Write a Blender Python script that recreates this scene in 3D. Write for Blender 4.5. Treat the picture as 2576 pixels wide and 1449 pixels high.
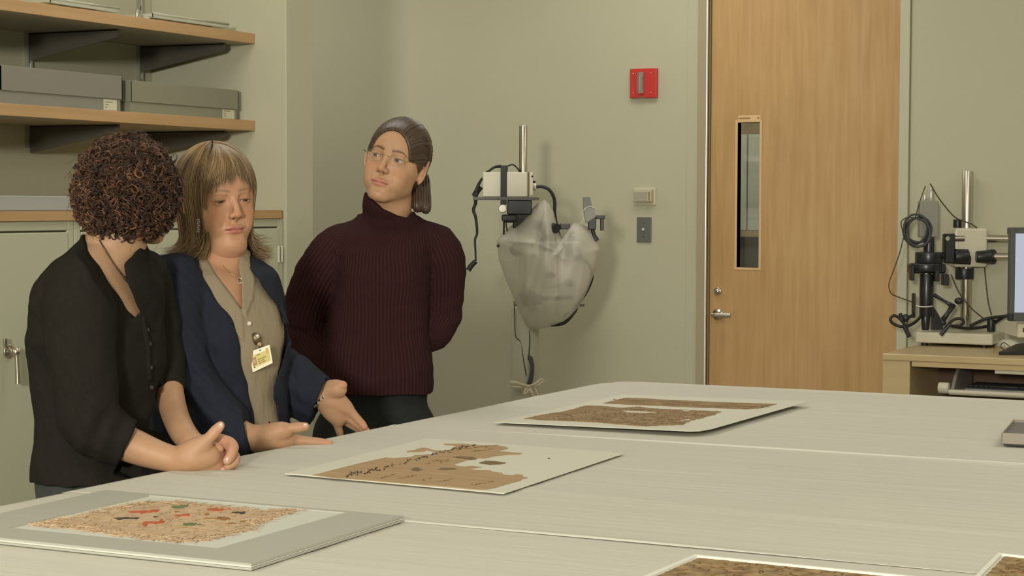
import bpy, bmesh, math, random
import numpy as np
from mathutils import Vector, Matrix

for _o in list(bpy.data.objects): bpy.data.objects.remove(_o)
SC = bpy.context.scene
COL = SC.collection
rnd = random.Random(7)
R_ = math.radians

# ------------------------------------------------------------------ camera, light, exposure
F = 4770.26; TH, PIT, ROL = .465271436, .0451743743, .00351374755
H = 1.42                                    # camera height
FW = np.array([-math.sin(TH)*math.cos(PIT), math.cos(TH)*math.cos(PIT), -math.sin(PIT)])
_r = np.array([math.cos(TH), math.sin(TH), 0.]); _u = np.cross(_r, FW)
CR = math.cos(ROL)*_r + math.sin(ROL)*_u; CU = -math.sin(ROL)*_r + math.cos(ROL)*_u
CP = np.array([0., 0., H])
cam = bpy.data.cameras.new('camera'); cam_o = bpy.data.objects.new('camera', cam); COL.objects.link(cam_o)
cam_o.matrix_world = Matrix(((CR[0], CU[0], -FW[0], CP[0]), (CR[1], CU[1], -FW[1], CP[1]), (CR[2], CU[2], -FW[2], CP[2]), (0, 0, 0, 1)))
cam.sensor_width = 36.; cam.lens = 36.*F/2576.; cam.clip_start = .05; cam.clip_end = 60
SC.camera = cam_o

w = bpy.data.worlds.new('world'); SC.world = w; w.use_nodes = True
w.node_tree.nodes['Background'].inputs[0].default_value = (.9, .95, 1, 1)
w.node_tree.nodes['Background'].inputs[1].default_value = .05
def area(name, loc, target, size, power, col, sy=None):
    l = bpy.data.lights.new(name, 'AREA'); l.shape = 'RECTANGLE' if sy else 'DISK'; l.size = size
    if sy: l.size_y = sy
    l.energy = power; l.color = col
    o = bpy.data.objects.new(name, l); COL.objects.link(o); o.location = loc
    o.rotation_euler = (Vector(target)-Vector(loc)).to_track_quat('-Z', 'Y').to_euler(); return o
# the photographer's soft light, high and left of the camera, and the room's ceiling troffers
KEY = area('photographers_softbox', (.3, -3.6, 2.25), (-2.4, 6.0, 1.2), .7, 370, (1., .95, .86))
for _x, _y in ((-2.9, 1.6), (-2.9, 4.6), (.3, 1.6), (.3, 4.6), (2.8, 3.), (-2.9, 6.9), (.3, 6.9)):
    area('ceiling_troffer_light', (_x, _y, 2.93), (_x, _y, 0), 1.2, 13.5, (1., .95, .88), .6)
area('alcove_fill', (-5.5, 6.75, 2.93), (-5.5, 6.75, 0), 1.6, 22, (1., .95, .88), .8)  # added fill that brightens the left of the back wall, no known lamp
area('side_room_fill', (-3.0, 8.9, 2.7), (-3.2, 10.0, 1.2), .6, 22, (1., .93, .78))  # added fill that brightens the cupboards behind the door pane
SC.view_settings.view_transform = 'Standard'; SC.view_settings.look = 'None'
SC.view_settings.exposure = 0.0; SC.view_settings.gamma = 1.0
SC.view_settings.use_curve_mapping = False

# ------------------------------------------------------------------ measuring helpers (pixel of the 2576x1449 photograph -> point at a real distance)
def ray(x, y): return FW + CR*(x-1288)/F - CU*(y-724.5)/F
def on(ax, v, x, y):
    d = ray(x, y); return CP + d*((v-CP[ax])/d[ax])
def atd(x, y, D): return CP + ray(x, y)*D
TZ = .88
def tab(x, y, z=TZ): return on(2, z, x, y)

# ------------------------------------------------------------------ objects
def obj(name, mesh, mat=None, parent=None, mw=None):
    o = bpy.data.objects.new(name, mesh); COL.objects.link(o)
    if mat is not None:
        if isinstance(mat, (list, tuple)):
            for m in mat: mesh.materials.append(m)
        elif not mesh.materials: mesh.materials.append(mat)
    if parent is not None: o.parent = parent
    if mw is not None: o.matrix_local = mw
    return o
def tag(o, label=None, cat=None, group=None, kind=None):
    if label: o['label'] = label
    if cat: o['category'] = cat
    if group: o['group'] = group
    if kind: o['kind'] = kind
    return o
def thing(name, label, cat, loc=(0, 0, 0), rz=0., group=None):
    o = bpy.data.objects.new(name, None); COL.objects.link(o); o.empty_display_size = .1
    o.location = Vector(loc); o.rotation_euler = (0, 0, rz); return tag(o, label, cat, group)

class MB:
    """collects shapes into one mesh, in world coordinates"""
    def __init__(s): s.bm = bmesh.new()
    def _new(s, verts, faces, smooth=False, mi=0):
        vs = [s.bm.verts.new(tuple(v)) for v in verts]
        for f in faces:
            try:
                fc = s.bm.faces.new([vs[i] for i in f]); fc.smooth = smooth; fc.material_index = mi
            except ValueError: pass
        return vs
    def box(s, lo, hi, bev=0., M=None, mi=0, seg=1):
        lo = np.array(lo, float); hi = np.array(hi, float)
        b = bmesh.new(); bmesh.ops.create_cube(b, size=1.)
        for v in b.verts: v.co = Vector((lo+hi)/2) + Vector([v.co[i]*(hi[i]-lo[i]) for i in range(3)])
        if bev: bmesh.ops.bevel(b, geom=b.edges[:], offset=bev, segments=seg, affect='EDGES', profile=.5)
        s.merge(b, M, mi, False); return s
    def merge(s, b, M=None, mi=0, smooth=None):
        mp = {}
        for v in b.verts: mp[v] = s.bm.verts.new(M @ v.co if M is not None else v.co)
        for f in b.faces:
            n = s.bm.faces.new([mp[v] for v in f.verts]); n.material_index = mi
            n.smooth = f.smooth if smooth is None else smooth
        b.free()
    def cyl(s, a, b, ra, rb=None, n=24, caps=True, bev=0., mi=0):
        a = Vector(a); b = Vector(b); rb = ra if rb is None else rb
        d = (b-a); L = d.length; d.normalize(); q = d.to_track_quat('Z', 'Y')
        prof = [(ra, 0), (rb, L)]
        if bev: prof = [(max(ra-bev, 0), 0), (ra-bev*.3, bev*.3), (ra, bev), (rb, L-bev), (rb-bev*.3, L-bev*.3), (max(rb-bev, 0), L)]
        return s.lathe(prof, a, q, n, caps, mi)
    def lathe(s, prof, origin=(0, 0, 0), q=None, n=24, caps=True, mi=0, close=False):
        origin = Vector(origin); rings = []
        for r, z in prof:
            ring = []
            for i in range(n):
                t = 2*math.pi*i/n; p = Vector((r*math.cos(t), r*math.sin(t), z))
                if q is not None: p = q @ p
                ring.append(s.bm.verts.new(origin+p))
            rings.append(ring)
        for a, b in zip(rings[:-1], rings[1:]):
            for i in range(n):
                f = s.bm.faces.new([a[i], a[(i+1) % n], b[(i+1) % n], b[i]]); f.smooth = True; f.material_index = mi
        if caps:
            for r_ in (list(reversed(rings[0])), rings[-1]):
                c = s.bm.faces.new(r_); c.material_index = mi
                for e in c.edges: e.smooth = False
        return s
    def tube(s, pts, r, n=10, mi=0, flat=None, cap=True):
        """swept tube; r scalar or per point; flat=(w,t) sweeps a ribbon section"""
        P = [Vector(p) for p in pts]; k = len(P)
        rr = r if hasattr(r, '__len__') else [r]*k
        up = Vector((0, 0, 1)); prev = None; rings = []
        for i in range(k):
            t = (P[min(i+1, k-1)]-P[max(i-1, 0)]).normalized()
            if prev is None:
                nrm = t.orthogonal().normalized() if flat is None else (up-t*up.dot(t))
                if nrm.length < 1e-3: nrm = t.orthogonal()
                nrm.normalize()
            else: nrm = (prev-t*prev.dot(t)).normalized()
            prev = nrm; bn = t.cross(nrm)
            ring = []
            for j in range(n):
                a = 2*math.pi*j/n
                if flat: c_, s_ = math.cos(a), math.sin(a); ring.append(s.bm.verts.new(P[i]+nrm*(c_*flat[0]*rr[i])+bn*(s_*flat[1]*rr[i])))
                else: ring.append(s.bm.verts.new(P[i]+(nrm*math.cos(a)+bn*math.sin(a))*rr[i]))
            rings.append(ring)
        for a, b in zip(rings[:-1], rings[1:]):
            for i in range(n):
                f = s.bm.faces.new([a[i], a[(i+1) % n], b[(i+1) % n], b[i]]); f.smooth = True; f.material_index = mi
        if cap:
            for r_ in (list(reversed(rings[0])), rings[-1]):
                c = s.bm.faces.new(r_); c.material_index = mi
        return s
    def prism(s, pts, thick, nrm=(0, 0, 1), mi=0, bev=0.):
        """extrudes a planar outline by thick along nrm"""
        b = bmesh.new(); vs = [b.verts.new(tuple(p)) for p in pts]; f = b.faces.new(vs)
        f.normal_update()
        if f.normal.dot(Vector(nrm)) > 0: f.normal_flip()
        r = bmesh.ops.extrude_face_region(b, geom=[f])
        bmesh.ops.translate(b, verts=[g for g in r['geom'] if isinstance(g, bmesh.types.BMVert)], vec=Vector(nrm)*thick)
        if bev:
            bmesh.ops.bevel(b, geom=b.edges[:], offset=bev, segments=1, affect='EDGES')
        bmesh.ops.recalc_face_normals(b, faces=b.faces[:])
        s.merge(b, None, mi); return s
    def sphere(s, c, r, n=16, M=None, mi=0):
        b = bmesh.new(); bmesh.ops.create_uvsphere(b, u_segments=n*2, v_segments=n, radius=1.)
        rr = r if hasattr(r, '__len__') else (r, r, r)
        for v in b.verts:
            p = Vector((v.co.x*rr[0], v.co.y*rr[1], v.co.z*rr[2]))
            v.co = (M @ p if M is not None else p)+Vector(c)
        s.merge(b, None, mi, True); return s
    def build(s, name, mat, parent=None, recalc=False):
        if recalc: bmesh.ops.recalc_face_normals(s.bm, faces=s.bm.faces[:])
        me = bpy.data.meshes.new(name); s.bm.to_mesh(me); s.bm.free()
        o = obj(name, me, mat)
        if parent is not None:
            o.parent = parent; o.matrix_parent_inverse = Matrix.Identity(4)
            bpy_m = parent_world(parent).inverted(); me.transform(bpy_m)
        return o
def parent_world(p):
    m = Matrix.Identity(4)
    while p is not None:
        m = (Matrix.Translation(p.location) @ p.rotation_euler.to_matrix().to_4x4() @ Matrix.Diagonal((*p.scale, 1))) @ m
        p = p.parent
    return m
def mesh_np(name, V, Fq, smooth=True):
    me = bpy.data.meshes.new(name); V = np.asarray(V, np.float32); Fq = np.asarray(Fq, np.int32); k = Fq.shape[1]
    me.vertices.add(len(V)); me.vertices.foreach_set('co', V.ravel()); me.loops.add(Fq.size); me.loops.foreach_set('vertex_index', Fq.ravel())
    me.polygons.add(len(Fq)); me.polygons.foreach_set('loop_start', np.arange(0, Fq.size, k, dtype=np.int32))
    if smooth: me.polygons.foreach_set('use_smooth', np.ones(len(Fq), bool))
    me.update(); me.validate(); return me
def spline(pts, n=12):
    P = [np.array(p, float) for p in pts]; P = [2*P[0]-P[1]]+P+[2*P[-1]-P[-2]]; out = []
    for i in range(1, len(P)-2):
        for k in range(n):
            t = k/n; a, b, c, d = P[i-1:i+3]
            out.append(.5*((2*b)+(-a+c)*t+(2*a-5*b+4*c-d)*t*t+(-a+3*b-3*c+d)*t**3))
    out.append(P[-2]); return out

# ------------------------------------------------------------------ materials
MATS = {}
def mat(name, col, rough=.6, metal=0., spec=.5, noise=None, bump=None, sss=0., alpha=1., trans=0., emit=None, coat=0., attr=None, sheen=0.):
    """noise=(scale,amount,(sx,sy,sz)) varies the colour, bump=(scale,strength,(sx,sy,sz)) the relief; attr multiplies by a colour attribute"""
    if name in MATS: return MATS[name]
    m = bpy.data.materials.new(name); m.use_nodes = True; nt = m.node_tree; N = nt.nodes; L = nt.links
    b = N['Principled BSDF']; c = (*col, 1)
    b.inputs['Base Color'].default_value = c; b.inputs['Roughness'].default_value = rough
    b.inputs['Metallic'].default_value = metal; b.inputs['Specular IOR Level'].default_value = spec
    if sss:
        b.inputs['Subsurface Weight'].default_value = sss; b.inputs['Subsurface Radius'].default_value = (1., .35, .2); b.inputs['Subsurface Scale'].default_value = .006
    if coat: b.inputs['Coat Weight'].default_value = coat
    if sheen: b.inputs['Sheen Weight'].default_value = sheen; b.inputs['Sheen Roughness'].default_value = .4
    if alpha < 1: b.inputs['Alpha'].default_value = alpha
    if trans: b.inputs['Transmission Weight'].default_value = trans
    if emit: b.inputs['Emission Color'].default_value = (*emit[0], 1); b.inputs['Emission Strength'].default_value = emit[1]
    tc = N.new('ShaderNodeTexCoord')
    def ntex(sc, st, detail=4.):
        mp = N.new('ShaderNodeMapping'); mp.inputs['Scale'].default_value = st; L.new(tc.outputs['Object'], mp.inputs[0])
        t = N.new('ShaderNodeTexNoise'); t.inputs['Scale'].default_value = sc; t.inputs['Detail'].default_value = detail; L.new(mp.outputs[0], t.inputs['Vector']); return t
    src = None
    if attr:
        a = N.new('ShaderNodeAttribute'); a.attribute_name = attr; src = a.outputs['Color']; L.new(src, b.inputs['Base Color'])
    if noise:
        t = ntex(noise[0], noise[2] if len(noise) > 2 else (1, 1, 1)); r = N.new('ShaderNodeMapRange')
        r.inputs['From Min'].default_value = .3; r.inputs['From Max'].default_value = .7
        r.inputs['To Min'].default_value = 1-noise[1]; r.inputs['To Max'].default_value = 1+noise[1]*.6
        L.new(t.outputs['Fac'], r.inputs['Value'])
        mx = N.new('ShaderNodeVectorMath'); mx.operation = 'SCALE'
        if src is not None: L.new(src, mx.inputs[0])
        else: mx.inputs[0].default_value = col
        L.new(r.outputs[0], mx.inputs['Scale']); L.new(mx.outputs[0], b.inputs['Base Color'])
    if bump:
        t = ntex(bump[0], bump[2] if len(bump) > 2 else (1, 1, 1), 5.); bp = N.new('ShaderNodeBump')
        bp.inputs['Strength'].default_value = 1.; bp.inputs['Distance'].default_value = bump[1]
        L.new(t.outputs['Fac'], bp.inputs['Height']); L.new(bp.outputs[0], b.inputs['Normal'])
    MATS[name] = m; return m
def s2l(r, g, b): return tuple(((c/255+.055)/1.055)**2.4 if c/255 > .04045 else c/255/12.92 for c in (r, g, b))

WALLC = (.46, .45, .325)
m_wall = mat('painted_plaster', WALLC, .85, spec=.25, noise=(3., .02), bump=(180., .00018))
m_trim = mat('satin_trim_paint', (.47, .465, .35), .45)
m_frame = mat('painted_steel_door_frame', (.36, .31, .20), .35, noise=(4., .03))
m_steelpaint = mat('cabinet_enamel', (.46, .465, .335), .4, noise=(2., .02))
m_gap = mat('dark_joint', (.08, .07, .03), .8)
m_floor = mat('linoleum', (.30, .29, .24), .45, noise=(30., .12))
m_ceil = mat('ceiling_tile', (.75, .74, .66), .9)
m_chrome = mat('brushed_chrome', (.62, .58, .50), .24, 1.)
m_dkmetal = mat('grey_painted_bracket', (.085, .078, .060), .45)
m_channel = mat('galvanised_channel', (.42, .44, .38), .38, .6)
m_black = mat('black_plastic', (.016, .016, .017), .38)
m_blackm = mat('black_enamel', (.02, .02, .024), .3)
m_rubber = mat('black_rubber', (.014, .014, .012), .55)
m_cream = mat('cream_enamel', (.60, .57, .43), .35)
m_white = mat('white_plastic', (.72, .71, .64), .4)
m_paper = mat('tissue_covering_paper', (.61, .597, .515), .82, noise=(1.2, .03), bump=(5., .0010, (1, 9, 1)))
def wood(name, base, dark, stretch, sc=3., rough=.38):
    m = bpy.data.materials.new(name); m.use_nodes = True; N = m.node_tree.nodes; L = m.node_tree.links; b = N['Principled BSDF']
    tc = N.new('ShaderNodeTexCoord'); mp = N.new('ShaderNodeMapping'); mp.inputs['Scale'].default_value = stretch; L.new(tc.outputs['Object'], mp.inputs[0])
    t = N.new('ShaderNodeTexNoise'); t.inputs['Scale'].default_value = sc; t.inputs['Detail'].default_value = 7.; t.inputs['Distortion'].default_value = .35; L.new(mp.outputs[0], t.inputs[0])
    t2 = N.new('ShaderNodeTexNoise'); t2.inputs['Scale'].default_value = 2.2; t2.inputs['Detail'].default_value = 3.; L.new(tc.outputs['Object'], t2.inputs[0])
    cr = N.new('ShaderNodeValToRGB'); cr.color_ramp.elements[0].position = .32; cr.color_ramp.elements[0].color = (*dark, 1)
    cr.color_ramp.elements[1].position = .68; cr.color_ramp.elements[1].color = (*base, 1)
    ad = N.new('ShaderNodeMath'); ad.operation = 'MULTIPLY_ADD'; ad.inputs[1].default_value = .45; L.new(t2.outputs['Fac'], ad.inputs[0])
    m2 = N.new('ShaderNodeMath'); m2.operation = 'MULTIPLY'; m2.inputs[1].default_value = .55; L.new(t.outputs['Fac'], m2.inputs[0]); L.new(m2.outputs[0], ad.inputs[2])
    L.new(ad.outputs[0], cr.inputs[0]); L.new(cr.outputs[0], b.inputs['Base Color']); b.inputs['Roughness'].default_value = rough
    MATS[name] = m; return m
m_door = wood('maple_veneer', (.53, .345, .155), (.40, .235, .090), (14, 14, .9), 3.)
m_shelf = wood('oak_shelf_edge', (.50, .32, .155), (.39, .235, .10), (3, .35, 12), 5., .5)
m_desk = wood('light_maple_laminate', (.53, .41, .225), (.45, .335, .165), (.8, 5, 12), 3., .35)
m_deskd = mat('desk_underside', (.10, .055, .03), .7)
m_shelfu = mat('shelf_underside_laminate', (.45, .40, .28), .6)
# ------------------------------------------------------------------ the room
XA, YB, YC = -4.206, 5.5, 7.8           # shelf wall, stub wall, door wall
XF, XS = -3.64, -3.76                   # cabinet front, shelf front
XR, YN, ZC = 3.6, -4.4, 2.95
XB = float(on(1, YB, 720, 500)[0])
def struct(o, label=None): return tag(o, label, kind='structure')
struct(MB().box((-8.2, YN-.15, -.1), (XR+.15, 11.2, 0)).build('floor', m_floor))
struct(MB().box((-8.2, YN-.15, ZC), (XR+.15, 11.2, ZC+.1)).build('ceiling', m_ceil))
struct(MB().box((XA-.15, YN, 0), (XA, YB+.17, ZC)).build('wall_left', m_wall))
YB2 = YB+.172
struct(MB().box((XA, YB, 0), (XB, YB2, ZC), .003).build('wall_partition', m_wall))
struct(MB().box((XR, YN, 0), (XR+.15, YC+.15, ZC)).build('wall_right', m_wall))
struct(MB().box((-8.2, YN-.15, 0), (XR+.15, YN, ZC)).build('wall_rear', m_wall))
struct(MB().box((-8.2, YB, 0), (-8.05, YC, ZC)).build('wall_far_left', m_wall))
struct(MB().box((-8.05, YB, 0), (XA-.15, YB2, ZC)).build('wall_front_left', m_wall))
# door wall with its opening
fL = float(on(1, YC, 1757, 500)[0]); dL = float(on(1, YC, 1785, 500)[0]); dR = float(on(1, YC, 2259.5, 500)[0])
tR = float(on(1, YC, 2288, 500)[0]); DT = 2.62
wd = MB(); wd.box((-8.05, YC, 0), (fL+.02, YC+.15, ZC)); wd.box((dR+.0, YC, 0), (XR, YC+.15, ZC)); wd.box((fL+.02, YC, DT+.05), (dR, YC+.15, ZC))
struct(wd.build('wall_back', m_wall))
# steel door frame (left jamb with its bright stop edge)
fr = MB(); x0 = fL; x1 = float(on(1, YC-.02, 1774, 500)[0])
fr.box((x0, YC-.02, 0), (x1, YC+.13, DT+.05), .002)
fr.box((x0, YC-.02, DT), (dR, YC+.13, DT+.06), .002)
o = struct(fr.build('trim_1', m_frame), 'painted steel door frame')
sx0 = float(on(1, YC-.028, 1771, 500)[0]); sx1 = float(on(1, YC-.028, 1780, 500)[0])
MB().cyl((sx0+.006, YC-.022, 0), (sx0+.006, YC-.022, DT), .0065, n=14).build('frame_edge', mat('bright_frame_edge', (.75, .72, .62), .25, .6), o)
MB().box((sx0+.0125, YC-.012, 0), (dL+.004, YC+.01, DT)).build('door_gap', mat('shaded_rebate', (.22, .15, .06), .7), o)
struct(MB().box((dR+.002, YC-.012, 0), (tR-.004, YC+.01, ZC), .002).build('trim_2', m_trim), 'flat painted strip right of the door')
MB().box((tR-.004, YC-.004, 0), (tR, YC+.01, ZC)).build('joint', mat('paint_joint_shade', (.23, .20, .10), .8), bpy.data.objects['trim_2'])
ts = MB(); tx = float(on(1, YC, 1727, 500)[0]); ts.box((tx, YC-.003, 0), (fL-.001, YC+.01, ZC), .001)
struct(ts.build('trim_3', m_wall), 'flat painted strip left of the door')
# door leaf with vision panel
wl, wr = float(on(1, YC, 1854, 500)[0]), float(on(1, YC, 1909, 500)[0]); wt, wb = float(on(1, YC, 1880, 308)[2]), float(on(1, YC, 1880, 673)[2])
dY0, dY1 = YC+.004, YC+.048
d = MB(); d.box((dL, dY0, .01), (wl, dY1, DT)); d.box((wr, dY0, .01), (dR, dY1, DT)); d.box((wl, dY0, .01), (wr, dY1, wb)); d.box((wl, dY0, wt), (wr, dY1, DT))
door = struct(d.build('door_1', m_door), 'maple veneer door with narrow vision panel')
m_stop = mat('maple_bead', (.62, .42, .22), .4)
b_ = MB(); q = .011
for lo, hi in (((wl-q, wb-q), (wl, wt+q)), ((wr, wb-q), (wr+q, wt+q)), ((wl, wb-q), (wr, wb)), ((wl, wt), (wr, wt+q))): b_.box((lo[0], dY0-.003, lo[1]), (hi[0], dY1+.003, hi[1]), .001)
b_.build('glazing_bead', m_stop, door)
MB().box((wl, dY0+.02, wb), (wr, dY0+.026, wt)).build('vision_pane', mat('clear_glass', (.90, .92, .88), .02, trans=1., spec=.5), door)
nt = float(on(1, YC, 1880, 297)[2])
MB().box((wl+.002, dY0-.0035, nt-.012), (wr+.004, dY0+.001, nt+.012), .0008).build('notice_strip', mat('yellowed_label', (.66, .47, .25), .5), door)
pr = MB(); xx = wl+.006
for i in range(15):
    w_ = rnd.uniform(.002, .004); pr.box((xx, dY0-.0045, nt-.004), (xx+w_, dY0-.003, nt+.003)); xx += w_+.0008
pr.cyl((wr-.006, dY0-.0045, nt), (wr-.006, dY0-.003, nt), .005, n=16)
tag(pr.build('small_print', mat('brown_print', (.33, .19, .05), .6), door), kind='stuff')
P = on(1, YC, 1805, 733); x, z = P[0], P[2]; lk = MB()
lk.lathe([(.019, 0), (.0185, .006), (.0165, .009), (.013, .0095), (.013, .007), (.0115, .007), (.0115, .014), (.0005, .0142)], (x, dY0, z), Vector((0, -1, 0)).to_track_quat('Z', 'Y'), 28)
k_ = lk.build('deadbolt', m_chrome, door)
MB().box((x-.0015, dY0-.016, z-.006), (x+.0015, dY0-.0141, z+.006)).build('keyhole', m_gap, k_)
P = on(1, YC, 1806, 791); x, z = P[0], P[2]; lv = MB()
lv.lathe([(.026, 0), (.026, .004), (.022, .009), (.011, .011), (.0105, .040)], (x, dY0, z), Vector((0, -1, 0)).to_track_quat('Z', 'Y'), 28)
lv.tube(spline([(x-.012, dY0-.045, z-.0005), (x, dY0-.048, z), (x+.035, dY0-.046, z), (x+.072, dY0-.043, z)], 6), .0105, 12, flat=(.95, .62)); lv.build('lever_handle', m_chrome, door)
# the room seen through the vision panel
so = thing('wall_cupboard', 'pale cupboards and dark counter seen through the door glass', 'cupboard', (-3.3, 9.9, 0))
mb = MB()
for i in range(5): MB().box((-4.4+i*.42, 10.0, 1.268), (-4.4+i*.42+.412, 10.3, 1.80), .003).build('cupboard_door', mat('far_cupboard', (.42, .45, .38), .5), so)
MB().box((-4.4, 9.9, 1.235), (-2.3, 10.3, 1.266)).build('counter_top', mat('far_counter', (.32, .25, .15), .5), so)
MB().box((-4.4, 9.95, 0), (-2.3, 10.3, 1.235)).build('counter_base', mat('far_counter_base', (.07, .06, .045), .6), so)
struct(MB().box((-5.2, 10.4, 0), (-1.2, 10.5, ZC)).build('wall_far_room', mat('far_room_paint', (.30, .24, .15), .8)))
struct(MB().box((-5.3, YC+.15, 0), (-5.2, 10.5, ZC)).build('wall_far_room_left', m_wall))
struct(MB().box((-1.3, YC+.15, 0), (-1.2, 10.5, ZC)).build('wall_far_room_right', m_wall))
struct(MB().box((XA, YN, 0), (XA+.012, 2.0, .1)).build('baseboard_left', m_trim))
struct(MB().box((-8.0, YC-.012, 0), (fL, YC, .1)).build('baseboard_back', m_trim))

# ---- wall devices
def wallbox(x0, y0, x1, y1): a = on(1, YC, x0, y0); b = on(1, YC, x1, y1); return a[0], b[0], b[2], a[2]
a0, a1, a2, a3 = wallbox(1589, 174, 1656, 246)
st = thing('fire_strobe', 'red fire alarm strobe with clear lens high on the wall beside the door', 'alarm', ((a0+a1)/2, YC, (a2+a3)/2))
m_red = mat('alarm_red', (.52, .035, .03), .4)
MB().box((a0, YC-.022, a2), (a1, YC, a3), .003, seg=2).build('plate', m_red, st)
cx, cz = (a0+a1)/2-.008, (a2+a3)/2
MB().box((cx-.014, YC-.046, cz-.046), (cx+.014, YC-.02, cz+.048), .005, seg=2).build('lens', mat('clear_polycarbonate', (.8, .78, .72), .06, trans=.85), st)
MB().box((cx-.008, YC-.03, cz-.044), (cx+.008, YC-.024, cz+.044), .002).build('reflector', mat('lens_reflector', (.75, .72, .66), .12, 1.), st)
MB().cyl((cx, YC-.037, cz-.03), (cx, YC-.037, cz+.03), .0035, n=10).build('flash_tube', m_white, st)
MB().box((cx-.013, YC-.024, a2+.001), (cx+.016, YC-.021, a2+.006)).build('small_lettering', mat('faded_letter', (.32, .12, .08), .6), st)
sc_ = MB()
for sx in (a0+.018, a1-.026):
    for sz in (a2+.022, a3-.022): sc_.sphere((sx, YC-.023, sz), .0036, 6)
tag(sc_.build('screws', m_chrome, st), kind='stuff')
a0, a1, a2, a3 = wallbox(1595, 472, 1651, 516)
th_ = thing('thermostat', 'beige thermostat cover between the red strobe and the grey light switch', 'thermostat', ((a0+a1)/2, YC, (a2+a3)/2))
m_be = mat('beige_plastic', (.54, .49, .34), .5)
MB().box((a0, YC-.006, a2), (a1, YC, a3), .002).build('back_plate', m_be, th_)
MB().box((a0+.006, YC-.03, a2+.014), (a1-.012, YC-.005, a3-.008), .004, seg=2).build('cover', mat('grey_beige_plastic', (.47, .45, .33), .5), th_)
g = MB()
for i in range(7): g.box((a0+.01, YC-.0315, a2+.022+i*.0055), (a1-.032, YC-.0295, a2+.0235+i*.0055))
tag(g.build('vent_slots', mat('vent_shade', (.33, .31, .22), .7), th_), kind='stuff')
g = MB(); g.box((a1-.026, YC-.0315, a2+.02), (a1-.019, YC-.0295, a3-.02)); g.sphere((a1-.0225, YC-.031, a3-.022), .0035, 6); g.build('lever_slot', mat('brass_brown', (.30, .20, .06), .5), th_)
a0, a1, a2, a3 = wallbox(1603, 546, 1639, 610)
sw = thing('light_switch', 'dark grey switch plate with white toggle below the thermostat', 'switch', ((a0+a1)/2, YC, (a2+a3)/2))
MB().box((a0, YC-.006, a2), (a1, YC, a3), .002, seg=2).build('plate', mat('grey_switch_plate', (.125, .125, .11), .4), sw)
cx, cz = (a0+a1)/2, (a2+a3)/2
MB().box((cx-.004, YC-.019, cz-.004), (cx+.004, YC-.005, cz+.007), .0015, Matrix.Translation((0, 0, 0))).build('toggle', m_white, sw)
sc_ = MB(); sc_.sphere((cx, YC-.0065, cz+.03), .003, 6); sc_.sphere((cx, YC-.0065, cz-.03), .003, 6); tag(sc_.build('screws', m_dkmetal, sw), kind='stuff')

# ---- storage cabinets along the left wall
zt = float(on(0, XF, 300, 529)[2])-.002; th = .028; zc = zt-th
ct = thing('cabinet_countertop', 'continuous oak edged top over the cream cabinets', 'countertop', (XF-.28, 4.4, zc))
mb = MB(); r = .03; pts = [(XA, 2.0), (XF+.006, 2.0), (XF+.006, YB-.004-r)]
for i in range(1, 6): t = i*math.pi/10; pts.append((XF+.006-r+r*math.cos(t), YB-.004-r+r*math.sin(t)))
pts.append((XA, YB-.004)); mb.prism([(px, py, zc+.0005) for px, py in pts], th); mb.build('top_slab', m_shelf, ct)
def ypx(px, x=XF): return float(on(0, x, px, 700)[1])
def cabinet(y0, y1, label, handle, hinge_hi, hinge_lo=None):
    c = thing('storage_cabinet', label, 'cabinet', (XF-.28, (y0+y1)/2, 0), group=None)
    MB().box((XA+.01, y0+.001, .0), (XF-.022, y1-.001, zc), .002).build('body', m_steelpaint, c)
    e = .028; z1 = zc-.028
    fr = MB(); fr.box((XF-.022, y0+.001, 0), (XF-.004, y0+e, zc), .002); fr.box((XF-.022, y1-e, 0), (XF-.004, y1-.001, zc), .002)
    fr.box((XF-.022, y0+e, z1), (XF-.004, y1-e, zc), .002); fr.box((XF-.022, y0+e, 0), (XF-.004, y1-e, .09)); fr.build('face_frame', m_steelpaint, c)
    MB().box((XF-.021, y0+e-.001, .089), (XF-.012, y1-e+.001, z1+.001)).build('door_reveal', m_gap, c)
    dr = MB().box((XF-.014, y0+e+.003, .094), (XF-.001, y1-e-.002, z1-.005), .003, seg=2).build('door', m_steelpaint, c)
    if handle is not None:
        hy, hz = handle; h = MB()
        h.cyl((XF-.002, hy, hz), (XF+.006, hy, hz), .02, n=24, bev=.002); h.cyl((XF+.004, hy, hz), (XF+.03, hy, hz), .010, n=18)
        h.sphere((XF+.03, hy, hz), .0125, 8)
        h.tube([(XF+.03, hy, hz), (XF+.032, hy+.001, hz-.02), (XF+.034, hy+.002, hz-.09)], [.008, .0065, .0085], 10)
        h.tube([(XF+.014, hy-.005, hz+.0), (XF+.016, hy-.028, hz+.018), (XF+.016, hy-.03, hz+.038)], [.006, .006, .007], 10)
        h.build('lever_handle', m_chrome, dr)
    for hz in [z for z in (hinge_hi, hinge_lo) if z]:
        hg = MB(); 
        for k in (-.014, .006): hg.box((XF-.003, y1-e+.004+k, hz-.028), (XF+.004, y1-e+.012+k, hz+.028), .0015)
        hg.build('hinge', mat('bright_hinge', (.68, .67, .55), .35, .3), c)
    return c
yA, yB_ = ypx(190), YB-.004
hh = on(0, XF, 20, 884)
cabinet(yA, yB_, 'cream steel cabinet at the wall corner behind the women', None, float(on(0, XF, 703, 640)[2]), .3)
cabinet(yA-1.07, yA, 'cream steel cabinet with chrome lever handle under the grey folder', (float(hh[1]), float(hh[2])), None)
cabinet(yA-2.14, yA-1.07, 'cream steel cabinet furthest from the wall corner, beyond the lever handled one', None, None)
gl = thing('grey_folder', 'long flat grey folder box lying on the oak edged cabinet top', 'box', (XF-.2, 3.9, zt))
MB().box((XF-.42, 3.4, zt+.001), (XF-.03, ypx(245), zt+.044), .002).build('folder_body', mat('grey_board', (.34, .35, .33), .7), gl)

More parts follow.
